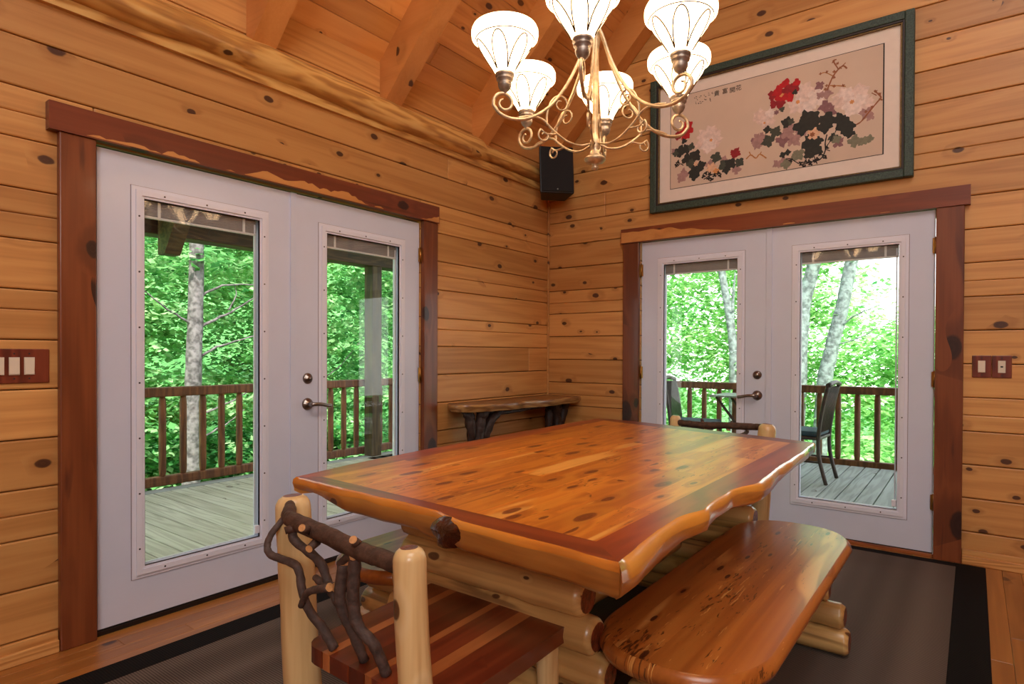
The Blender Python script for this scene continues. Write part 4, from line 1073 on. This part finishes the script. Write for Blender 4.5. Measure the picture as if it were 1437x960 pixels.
blob(0.616, 0.083, 0.0115, 'ink', lobes=3, jag=0.6)
blob(0.697, 0.045, 0.0115, 'ink', lobes=3, jag=0.6)
stroke([(0.037, 0.233), (0.055, 0.26), (0.073, 0.236)], 0.006, 'ink')
stroke([(0.185, 0.045), (0.226, 0.08), (0.275, 0.08)], 0.0065, 'ink')
stroke([(0.209, 0.12), (0.218, 0.034)], 0.006, 'ink')
blob(0.033, 0.251, 0.013, 'ink', lobes=3, jag=0.6)
blob(0.042, 0.282, 0.013, 'ink', lobes=3, jag=0.6)
blob(0.184, 0.079, 0.013, 'ink', lobes=3, jag=0.6)
blob(0.21, 0.045, 0.012, 'ink', lobes=3, jag=0.6)
blob(0.226, 0.031, 0.013, 'ink', lobes=3, jag=0.6)
blob(0.242, 0.067, 0.0125, 'ink', lobes=3, jag=0.6)
blob(0.263, 0.085, 0.0125, 'ink', lobes=3, jag=0.6)
blob(0.271, 0.056, 0.012, 'ink', lobes=3, jag=0.6)
blob(0.218, 0.092, 0.0125, 'ink', lobes=3, jag=0.6)
blob(0.196, 0.107, 0.0125, 'ink', lobes=3, jag=0.6)
stroke([(0.228, 0.953), (0.226, 0.96)], 0.0035, 'ink')
stroke([(0.226, 0.945), (0.232, 0.936)], 0.0035, 'ink')
stroke([(0.234, 0.947), (0.234, 0.95)], 0.0035, 'ink')
stroke([(0.227, 0.953), (0.223, 0.947)], 0.0035, 'ink')
stroke([(0.212, 0.932), (0.216, 0.936)], 0.004, 'ink')
stroke([(0.206, 0.941), (0.209, 0.932)], 0.0035, 'ink')
stroke([(0.212, 0.953), (0.214, 0.95)], 0.003, 'ink')
stroke([(0.208, 0.953), (0.207, 0.961)], 0.004, 'ink')
stroke([(0.19, 0.924), (0.191, 0.927)], 0.004, 'ink')
stroke([(0.19, 0.933), (0.196, 0.923)], 0.0035, 'ink')
stroke([(0.185, 0.941), (0.187, 0.941)], 0.004, 'ink')
stroke([(0.182, 0.945), (0.185, 0.953)], 0.003, 'ink')
stroke([(0.159, 0.939), (0.156, 0.939)], 0.004, 'ink')
stroke([(0.164, 0.945), (0.171, 0.948)], 0.004, 'ink')
stroke([(0.163, 0.95), (0.165, 0.953)], 0.004, 'ink')
stroke([(0.163, 0.933), (0.16, 0.933)], 0.004, 'ink')
stroke([(0.146, 0.948), (0.139, 0.957)], 0.0035, 'ink')
stroke([(0.144, 0.933), (0.141, 0.939)], 0.004, 'ink')
stroke([(0.137, 0.942), (0.13, 0.941)], 0.004, 'ink')
stroke([(0.146, 0.923), (0.149, 0.911)], 0.0035, 'ink')
stroke([(0.213, 0.892), (0.22, 0.883)], 0.004, 'ink')
stroke([(0.218, 0.869), (0.22, 0.862)], 0.0035, 'ink')
stroke([(0.216, 0.893), (0.215, 0.901)], 0.004, 'ink')
stroke([(0.218, 0.869), (0.215, 0.88)], 0.004, 'ink')
stroke([(0.188, 0.895), (0.193, 0.895)], 0.004, 'ink')
stroke([(0.191, 0.895), (0.198, 0.893)], 0.0035, 'ink')
stroke([(0.19, 0.896), (0.185, 0.907)], 0.0035, 'ink')
stroke([(0.196, 0.892), (0.19, 0.895)], 0.0035, 'ink')
stroke([(0.166, 0.869), (0.161, 0.871)], 0.0035, 'ink')
stroke([(0.172, 0.884), (0.179, 0.881)], 0.004, 'ink')
stroke([(0.166, 0.887), (0.16, 0.892)], 0.004, 'ink')
stroke([(0.166, 0.872), (0.171, 0.869)], 0.004, 'ink')
stroke([(0.141, 0.892), (0.137, 0.899)], 0.003, 'ink')
stroke([(0.143, 0.872), (0.138, 0.884)], 0.004, 'ink')
stroke([(0.151, 0.877), (0.158, 0.877)], 0.0035, 'ink')
stroke([(0.151, 0.875), (0.155, 0.868)], 0.004, 'ink')
pm.build('painting_sheet', [M[k] for k in pmn], pa, 0, off=at(pa))
# brush inscription on the sheet
im = MB()
for chx, (u, v) in zip('\u82b1\u958b\u5bcc\u8cb4', [(.363, .929), (.332, .923), (.294, .932), (.251, .929)]):
    cu = bpy.data.curves.new('inscription_text', 'FONT'); cu.body = chx; cu.size = .042; cu.align_x = 'CENTER'; cu.align_y = 'CENTER'
    to = bpy.data.objects.new('inscription_text', cu); COL.objects.link(to)
    bpy.context.view_layer.update()
    me = to.evaluated_get(bpy.context.evaluated_depsgraph_get()).to_mesh()
    x, z = U(u, v)
    im = MB(); im.add([(x+q.co.x, -.0214-.000006*(LAY[0]+4), z+q.co.y) for q in me.vertices], [tuple(p.vertices) for p in me.polygons], .5)
    im.build('inscription_character', M['p_ink'], pa, 0, off=at(pa)); bpy.data.objects.remove(to); bpy.data.curves.remove(cu)

# ------------------------------------------------------------------ corner speaker
sp = thing('wall_speaker', 'black loudspeaker mounted high in the corner between the two walls', 'speaker', (.205, -.225, 2.655), PI/4)
Tt = Matrix.Rotation(math.radians(-8), 4, 'X')
def trap(mb, w0, w1, d0, d1, z0, z1, y0, mat=0):
    """cabinet narrowing towards the back, slightly wider at the top"""
    vs = [(-w0, y0, z0), (w0, y0, z0), (w0*.72, y0+d0, z0), (-w0*.72, y0+d0, z0), (-w1, y0, z1), (w1, y0, z1), (w1*.72, y0+d1, z1), (-w1*.72, y0+d1, z1)]
    return mb.add(vs, [(3, 2, 1, 0), (4, 5, 6, 7), (0, 1, 5, 4), (1, 2, 6, 5), (2, 3, 7, 6), (3, 0, 4, 7)], .5, mat, False, Tt)
trap(MB(), .140, .142, .17, .17, -.195, .195, -.10).build('cabinet', M['speaker'], sp, .012, seg=3)
trap(MB(), .130, .132, .012, .012, -.185, .185, -.112).build('grille', M['grille'], sp, .008, seg=3)
MB().tube([(0, -.112, -.168), (0, -.116, -.168)], .006, 12, .5, T=Tt).build('badge', M['badge'], sp)
mb = MB().tube([(0, .06, 0), (0, .24, .01)], .016, 10, .5); mb.box(-.05, .05, .235, .25, -.06, .07, .5)
mb.build('wall_bracket', M['speaker'], sp)

# ------------------------------------------------------------------ switch plates
def rocker_plate(name, label, loc, rz, w, h, us, cat, jack=False):
    """wall along local x, front to local -y"""
    t = thing(name, label, cat, loc, rz)
    MB().box(-w/2, w/2, -.007, -.0003, -h/2, h/2, .5).build('cover_plate', M['plate'], t, .003)
    for u in us:
        mb = MB().box(u-.0165, u+.0165, -.0105, -.006, -.034, .034, .5)
        if jack: mb.box(u-.006, u+.006, -.0112, -.010, -.004, .004, .5, 1)
        else: mb.add([(u-.0145, -.0106, .031), (u+.0145, -.0106, .031), (u+.0145, -.0145, -.031), (u-.0145, -.0145, -.031), (u-.0145, -.0100, -.031), (u+.0145, -.0100, -.031)], [(0, 3, 2, 1), (3, 4, 5, 2), (0, 4, 3), (1, 2, 5)], .5)
        mb.build('jack_insert' if jack else 'rocker_switch', [M['rocker'], M['black']], t)
        for z in (-.048, .048): MB().tube([(u, -.0068, z), (u, -.0082, z)], .0034, 8, .5).build('screw', M['screw'], t)
    return t
rocker_plate('switch_plate', 'reddish cedar switch plate with ivory rockers beside the left double doors', (0, -3.665, 1.146), PI/2, .192, .133, (-.064, -.018, .030, .076) if False else (-.063, -.016, .031), 'switch plate')
rocker_plate('switch_plate', 'square cedar plate with one plain ivory rocker, next to the right door casing', (2.9725, 0, 1.138), 0, .088, .126, (0,), 'switch plate')
rocker_plate('jack_plate', 'square cedar plate with a black-holed ivory insert, outermost on the right wall', (3.0620, 0, 1.138), 0, .088, .126, (0,), 'wall plate', True)

# ------------------------------------------------------------------ decks outside
d1 = thing('deck_left', 'weathered grey plank deck outside the left double doors', 'deck', (-1.4, -1.5, 0), kind='structure')
mb = MB(); y = -7.; rnd = random.Random(2)
while y < 3.3:
    mb.box(-2.62, -.165, y+.005, y+.135, -.038, -.002, rnd.random()); y += .14
mb.build('deck_boards', M['deck'], d1, .003, off=at(d1))
MB().box(-2.76, -2.625, -7, 3.3, -.038, -.0, .9).build('edge_board', M['deck_y'], d1, .003, off=at(d1))
MB().box(-2.70, -2.66, -7, 3.2, -.28, -.04, .4).build('rim_joist', M['rail'], d1, .003, off=at(d1))
d2 = thing('deck_right', 'weathered grey plank deck outside the right double doors', 'deck', (1.8, 1.5, 0), kind='structure')
mb = MB(); x = -2.6
while x < 6:
    mb.box(x+.005, x+.135, .165, 3.09, -.038, -.002, rnd.random()); x += .14
mb.build('deck_boards', M['deck_y'], d2, .003, off=at(d2))
MB().box(-2.6, 6, 3.03, 3.07, -.28, -.04, .4).build('rim_joist', M['rail'], d2, .003, off=at(d2))

def railing(name, label, p0, p1, zt, zb, n0, step, ph):
    t = thing(name, label, 'railing', (p0[0], p0[1], 0))
    p0, p1 = V(p0), V(p1); d = (p1-p0).normalized(); L = (p1-p0).length; nr = V((d.y, -d.x, 0))
    def bar(z, h, w, nm):
        a, b = p0, p1; vs = []
        for q in (a, b):
            for sx_, sz_ in ((-1, 0), (1, 0), (1, 1), (-1, 1)): vs.append(q+nr*w*.5*sx_+V((0, 0, z+h*sz_)))
        MB().add(vs, [(0, 1, 2, 3), (7, 6, 5, 4), (0, 4, 5, 1), (1, 5, 6, 2), (2, 6, 7, 3), (3, 7, 4, 0)], .4).build(nm, M['rail'], t, .012, off=at(t))
    bar(zt-.085, .085, .09, 'top_rail'); bar(zb, .085, .07, 'bottom_rail')
    s = ph
    while s < L-.05:
        c = p0+d*s; mb = MB()
        mb.tube([c+V((0, 0, z)) for z in (zb+.07, zb+.10, zb+.13, zt-.14, zt-.11, zt-.075)], [.022, .027, .031, .031, .027, .022], 10, random.random())
        mb.build('baluster', M['rail'], t, 0, off=at(t)); s += step
    return t
railing('deck_railing', 'stained log railing along the deck beyond the left double doors', (-2.81, -4.2, 0), (-2.81, 3.4, 0), .89, .015, 0, .178, .12)
railing('deck_railing', 'stained log railing along the deck behind the patio chairs', (-2.7, 3.2, 0), (4.4, 3.2, 0), .855, -.035, 0, .1885, .105)

# left porch roof: post, beam, rafters, boards
po = thing('porch_post', 'square timber porch post at the deck rail seen through the left doors', 'post', (-2.74, .37, 0))
MB().box(-2.757, -2.612, .265, .405, -.0, 2.21, .3).build('post_shaft', M['porchpost'], po, .008, off=at(po))
pr = thing('porch_roof_left', 'dark timber porch roof with beam over the left deck', 'porch roof', (-1.5, -1.5, 2.2), kind='structure')
MB().box(-2.84, -2.64, -7, 3.4, 2.21, 2.44, .3).build('beam', M['porch'], pr, .01, off=at(pr))
for k in range(12):
    y = -6.1+.83*k-.06
    a = V((-3.35, y, 2.30)); b = V((-.16, y, 2.72))
    vs = []
    for q in (a, b):
        for dy, dz in ((-.045, 0), (.045, 0), (.045, .16), (-.045, .16)): vs.append(q+V((0, dy, dz)))
    MB().add(vs, [(3, 2, 1, 0), (4, 5, 6, 7), (0, 1, 5, 4), (1, 2, 6, 5), (2, 3, 7, 6), (3, 0, 4, 7)], .5).build('rafter', M['porch'], pr, .006, off=at(pr))
MB().prism([(-3.45, 2.445), (-.16, 2.88), (-.16, 2.96), (-3.45, 2.52)], -7, 3.4, .5, 0, TX).build('roof_deck', M['porch'], pr, 0, off=at(pr))
# a rafter tail reaching down in front of the beam
MB().prism([(-2.62, 2.03), (-2.50, 2.03), (-2.2, 2.42), (-2.62, 2.42)], -2.06, -1.93, .5, 0, TX).build('knee_brace', M['porch'], pr, .006, off=at(pr))
pr2 = thing('shade_roof_right', 'unseen dark roof added to shade the right deck', 'porch roof', (1.8, 1.6, 2.8), kind='structure')  # unseen roof with beam and post, added to keep the sun off this deck
MB().box(-2.8, 5.5, .165, 3.5, 2.80, 2.92, .5).build('roof_deck', M['porch'], pr2, 0, off=at(pr2))
MB().box(-2.8, 5.5, 3.12, 3.30, 2.62, 2.80, .5).build('beam', M['porch'], pr2, .01, off=at(pr2))
MB().box(4.3, 4.45, 3.14, 3.28, 0, 2.62, .5).build('post', M['porchpost'], pr2, .008, off=at(pr2))

# ------------------------------------------------------------------ patio furniture on the right deck
def patio_chair(label, loc, rz):
    """tall-backed chair facing local +x"""
    t = thing('patio_chair', label, 'chair', loc, rz, 'tall-backed patio chairs')
    def bar(p, r, nm='frame', sq=(1, 1)): return MB().tube(arc(p, 4), r, 8, .5, sq=sq).build(nm, M['chairdark'], t)
    for s in (-.21, .21):
        bar([(-.30, s, .93), (-.255, s, .72), (-.22, s, .46), (-.225, s, .25), (-.285, s, 0)], .018, 'rear_leg')
        bar([(.22, s, .42), (.225, s, .2), (.245, s, 0)], .016, 'front_leg')
        bar([(-.22, s, .20), (.225, s, .20)], .010, 'stretcher')
    mb = MB()
    for k in range(7):
        y = -.165+k*.055; mb.tube([(-.292, y, .90), (-.25, y, .70), (-.222, y, .48)], .019, 6, .5, sq=(.45, 1))
    mb.build('back_slats', M['chairdark'], t)
    bar([(-.30, -.225, .92), (-.312, 0, .945), (-.30, .225, .92)], .022, 'top_rail')
    MB().box(-.23, .24, -.22, .22, .405, .435, .5).build('seat', M['chairdark'], t, .01)
    MB().box(-.22, .235, -.21, .21, .436, .485, .5).build('cushion', M['cushion'], t, .02, seg=3)
    return t
pc = patio_chair('dark patio chair with blue cushion seen through the left pane of the right doors', (.50, 2.18, -.002), .10)
dup(pc, (1.585, 2.06, -.002), PI-.05, 'dark patio chair seen from the side through the rightmost glass pane')
ptb = thing('patio_table', 'pale square folding patio table between the two dark patio chairs', 'table', (.93, 2.72, 0))
mb = MB()
for k in range(8): mb.box(.56+.085*k+.003, .56+.085*(k+1)-.003, 2.44, 3.02, .722, .742, k*.1)
mb.build('table_top', M['tabletop_green'], ptb, .004, off=at(ptb))
for y in (2.50, 2.96):
    MB().tube([(.62, y, .718), (1.18, y, .0)], .015, 8, .5).build('leg', M['chairdark'], ptb, off=at(ptb))
    MB().tube([(1.18, y+.032, .718), (.62, y+.032, .0)], .015, 8, .5).build('leg', M['chairdark'], ptb, off=at(ptb))

# ------------------------------------------------------------------ woods
hill = MB(); gx = []
def hz(x, y):
    if x < y-6: pass
    a = max(0, -x-7); b = max(0, y-6.5)
    return -3.6+.75*max(0, a-5)+.04*b+.5*noise.noise(V((x*.15, y*.15, 0)))
for i in range(41):
    for j in range(41): x = -38+i*1.9; y = -38+j*1.9; gx.append((x, y, hz(x, y)))
hill.add(gx, [(i*41+j, (i+1)*41+j, (i+1)*41+j+1, i*41+j+1) for i in range(40) for j in range(40)], .5, 0, True)
tag(hill.build('hillside', M['hill']), 'wooded green hillside falling away below the decks', 'hillside', kind='structure')

def leaves(mb, c, rad, n, size, rn, flat=.35, bright=0.):
    """a spray of leaves: drooping layered tiers inside an ellipsoid"""
    for _ in range(n):
        while True:
            p = V((rn.uniform(-1, 1), rn.uniform(-1, 1), rn.uniform(-1, 1)))
            if p.length < 1: break
        q = V(c)+V((p.x*rad[0], p.y*rad[1], p.z*rad[2]))
        s = size*rn.uniform(.6, 1.25); yaw = rn.uniform(0, 2*PI)
        t = V((math.cos(yaw), math.sin(yaw), rn.uniform(-.8, .1))).normalized()
        u = t.cross(V((rn.uniform(-flat, flat), rn.uniform(-flat, flat), 1))).normalized()
        w = s*.34; pid = min(1, max(0, .5+bright+rn.gauss(0, .22)+p.z*.12))
        nrm = t.cross(u)*s*.08
        mb.add([q, q+t*s*.4+u*w+nrm, q+t*s, q+t*s*.4-u*w+nrm], [(0, 1, 2, 3)], pid)
def foliage_volume(name, label, cat, mat, boxes, sizes, seed):
    rn = random.Random(seed); mb = MB()
    for (x0, x1, y0, y1, z0, z1, ncl, nl, r, br) in boxes:
        for _ in range(ncl):
            c = (rn.uniform(x0, x1), rn.uniform(y0, y1), rn.uniform(z0, z1)); k = rn.uniform(.6, 1.3)
            leaves(mb, c, (r*k, r*k, r*k*.38), int(nl*k*k), sizes, rn, .5, br+rn.gauss(0, .14))
    o = mb.build(name, mat); tag(o, label, cat, kind='stuff'); return o
def tree(label, name, pts, rad, mat, branches, crown, seed):
    b = V(pts[0]); t = thing(name, label, 'tree', tuple(b))
    P = arc(pts, 8); n = len(P)
    MB().tube(P, [lerp(rad[0], rad[1], i/(n-1)) for i in range(n)], 14, .5, 0, None, .10, seed=seed).build('trunk', mat, t, off=tuple(b))
    for bp in branches:
        Q_ = arc(bp[0], 6); n = len(Q_)
        MB().tube([p+V((0, 0, .03*noise.noise(V((i*.5, seed, 1))))) for i, p in enumerate(Q_)], [lerp(bp[1], bp[1]*.3, i/(n-1)) for i in range(n)], 7, .5, 0, None, .2, seed=seed).build('branch', mat, t, off=tuple(b))
    rn = random.Random(seed); mb = MB()
    for (c, r, nl, br) in crown: leaves(mb, c, r, nl, .13, rn, .5, br)
    if crown: mb.build('foliage', M['leaf_light'] if br > 0 else M['leaf'], t, off=tuple(b))
    return t
# behind the left deck
tree('straight pale-grey tree trunk with bare branches seen through the leftmost door pane', 'tree',
     [(-6., -.22, -4.2), (-6., -.195, -.7), (-6., -.16, 1.0), (-6., -.12, 2.4), (-6., -.08, 7.)], (.125, .09), M['trunk'],
     [([(-6., -.13, 1.55), (-5.9, .25, 1.75), (-5.8, .75, 2.1)], .028), ([(-6., -.14, 1.1), (-5.9, .2, 1.3), (-5.8, .8, 1.5)], .025),
      ([(-6., -.12, 2.0), (-5.9, .3, 2.2), (-5.8, .9, 2.25)], .022), ([(-5.9, .3, 1.83), (-5.9, .42, 2.05), (-5.9, .40, 2.2)], .014),
      ([(-6., -.2, .25), (-5.9, .3, .45), (-5.8, .8, .75)], .02), ([(-6., -.16, 1.6), (-5.9, -.5, 1.75), (-5.8, -1.0, 2.1)], .022), ([(-6., -.2, -.1), (-5.9, .2, .1), (-5.8, .5, .35)], .018)],
     [((-6.2, .4, 5.2), (1.4, 1.4, .8), 700, .1), ((-5.9, -.8, 4.6), (1., 1., .5), 400, .1)], 11)
tree('slim dark sapling among the bright leaves behind the porch post', 'tree',
     [(-7.2, 2.6, -4.2), (-7.2, 2.7, 0), (-7.1, 2.65, 4.5)], (.07, .05), M['trunk'], [([(-7.2, 2.7, .6), (-6.9, 3., .9), (-6.6, 3.3, 1.4)], .018)],
     [((-7., 2.7, 3.4), (1.2, 1.2, .7), 500, .1)], 12)
foliage_volume('woodland_leaves', 'layered sprays of bright green leaves filling the view beyond the left deck', 'foliage', M['leaf'],
    [(-7.4, -6.35, -4.5, 6.5, -1.6, 4.6, 330, 120, .55, .06), (-10.5, -7.6, -6.5, 9.5, -3., 7.0, 420, 120, .9, .0)], .15, 31)
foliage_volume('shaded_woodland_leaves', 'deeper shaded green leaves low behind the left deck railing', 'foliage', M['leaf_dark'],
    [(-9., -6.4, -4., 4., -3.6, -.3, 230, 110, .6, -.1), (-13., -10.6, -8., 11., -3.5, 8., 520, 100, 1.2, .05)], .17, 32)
# behind the right deck
tree('leaning pale tree trunk in the middle of the rightmost door pane', 'tree',
     [(.70, 7., -4.4), (.90, 7., .2), (1.015, 7., 1.2), (1.18, 7., 1.95), (1.34, 7., 2.85), (1.75, 7., 5.)], (.125, .09), M['trunk2'],
     [([(1.1, 7., 1.6), (1.4, 6.9, 1.85), (1.75, 6.9, 2.0)], .02), ([(1.05, 7., 1.35), (1.5, 6.9, 1.5), (1.8, 6.9, 1.75)], .014)], [((1.3, 6.9, 4.6), (1.3, 1.2, .7), 260, .12)], 13)
tree('leaning grey trunk at the left edge of the rightmost door pane', 'tree',
     [(.35, 7., -4.4), (.52, 7., .6), (.55, 7., 1.4), (.60, 7., 2.1), (.74, 7., 2.7), (1.1, 7., 4.6)], (.14, .10), M['trunk2'], [], [((.8, 6.8, 4.4), (1., 1., .6), 240, .12)], 14)
tree('pale forked trunk in the left glass pane of the right doors', 'tree',
     [(-.58, 7., -4.4), (-.575, 7., .6), (-.59, 7., 1.3), (-.66, 7., 1.9), (-.80, 7., 2.7), (-1.1, 7., 4.4)], (.09, .06), M['trunk2'],
     [([(-.60, 7., 1.5), (-.60, 7., 2.1), (-.56, 7., 2.7)], .05)], [((-.8, 6.8, 4.), (1., 1., .7), 300, .12)], 15)
foliage_volume('woodland_leaves', 'sunlit yellow-green leaves beyond the right deck with white sky gaps', 'foliage', M['leaf_light'],
    [(-4.5, 1.05, 7.25, 8.4, -1.2, 4.2, 200, 95, .6, .04), (1.0, 3.2, 7.25, 8.4, -1.2, 1.75, 62, 90, .6, .04), (-6.5, 1.2, 8.4, 11.5, -3., 5.2, 230, 95, .85, .02),
     (.8, 4.2, 8.4, 11.5, -3., 2.0, 90, 90, .85, .0), (-1.6, 4., 5.4, 6.6, -3.2, -.15, 110, 110, .55, .05), (.2, 1.3, 7.2, 7.6, 1.6, 3.2, 14, 45, .45, .1)], .13, 33)
foliage_volume('woodland_leaves', 'distant green treetops behind the trunks beyond the right deck', 'foliage', M['leaf'],
    [(-9., 1.0, 13., 17., -3.5, 6.5, 170, 90, 1.3, .1), (1., 5.5, 13., 17., -3.5, 2.2, 80, 90, 1.3, .1)], .22, 34)

# ------------------------------------------------------------------ light
w = bpy.data.worlds.new('sky'); SC.world = w; w.use_nodes = True
nt = w.node_tree; nt.nodes.clear(); N = NT(nt)
tc = N.n('ShaderNodeTexCoord'); sx = N.n('ShaderNodeSeparateXYZ'); N.link(tc.outputs['Generated'], sx.inputs[0])
r = N.n('ShaderNodeValToRGB'); N.link(sx.outputs[2], r.inputs[0])
r.color_ramp.elements[0].color = (1.0, 1.0, .97, 1); r.color_ramp.elements[1].color = (.72, .86, 1., 1)
bg = N.n('ShaderNodeBackground'); bg.inputs[1].default_value = 3.9; N.link(r.outputs[0], bg.inputs[0])
ow = N.n('ShaderNodeOutputWorld'); N.link(bg.outputs[0], ow.inputs[0])
def light(name, kind, loc, target, energy, col, size=1., sizey=None):
    l = bpy.data.lights.new(name, kind); l.energy = energy; l.color = col
    if kind == 'AREA':
        l.size = size
        if sizey: l.shape = 'RECTANGLE'; l.size_y = sizey
    elif kind == 'SUN': l.angle = size
    o = bpy.data.objects.new(name, l); COL.objects.link(o); o.location = loc
    o.rotation_euler = (V(target)-V(loc)).to_track_quat('-Z', 'Y').to_euler(); return o
light('sun', 'SUN', (12, -12, 18), (0, 0, 0), 8., (1, .96, .86), .03)
light('deck_fill', 'AREA', (-1.45, -.9, 2.42), (-1.45, -.9, 0), 38, (1, .97, .92), 1.2, 6.)  # added area light to brighten the left deck, no fitting there
light('deck_fill', 'AREA', (1.4, 1.6, 2.75), (1.4, 1.6, 0), 8, (1, .97, .92), 4., 1.2)  # weaker added light for the right deck, kept out of view
light('ridge_fill', 'AREA', (3.6, -4.6, 5.3), (2.2, -2.2, 0), 122, (1, .97, .92), 2.2, 3.)  # added fill under the ridge, stands for no fixture
light('room_fill', 'AREA', (5.6, -7.6, 3.2), (1.6, -1.2, 1.3), 118, (1, .975, .94), 2.4, 1.6)  # added fill from behind the camera to lift the room

# ------------------------------------------------------------------ camera
cam = bpy.data.cameras.new('camera'); co = bpy.data.objects.new('camera', cam); COL.objects.link(co); SC.camera = co
f, cyp, yaw, pitch, roll = 856.7544, 503.6856, .6473, -.009, .004
cam.sensor_fit = 'HORIZONTAL'; cam.sensor_width = 36; cam.lens = f/1437*36; cam.shift_y = (cyp-480)/1437
cam.clip_start = .02; cam.clip_end = 200
Fw = V((-math.sin(yaw)*math.cos(pitch), math.cos(yaw)*math.cos(pitch), math.sin(pitch)))
rg = V((math.cos(yaw), math.sin(yaw), 0)); up = rg.cross(Fw)
r2 = rg*math.cos(roll)+up*math.sin(roll); u2 = -rg*math.sin(roll)+up*math.cos(roll)
Mx = Matrix((r2, u2, -Fw)).transposed().to_4x4(); Mx.translation = (2.9352, -4.3956, 1.2026)
co.matrix_world = Mx
SC.view_settings.view_transform = 'Standard'; SC.view_settings.look = 'None'; SC.view_settings.exposure = 0; SC.view_settings.gamma = 1
SC.cycles.max_bounces = 10; SC.cycles.diffuse_bounces = 5; SC.cycles.transparent_max_bounces = 16; SC.cycles.glossy_bounces = 4
SC.cycles.sample_clamp_indirect = 6; SC.cycles.caustics_reflective = False; SC.cycles.caustics_refractive = False
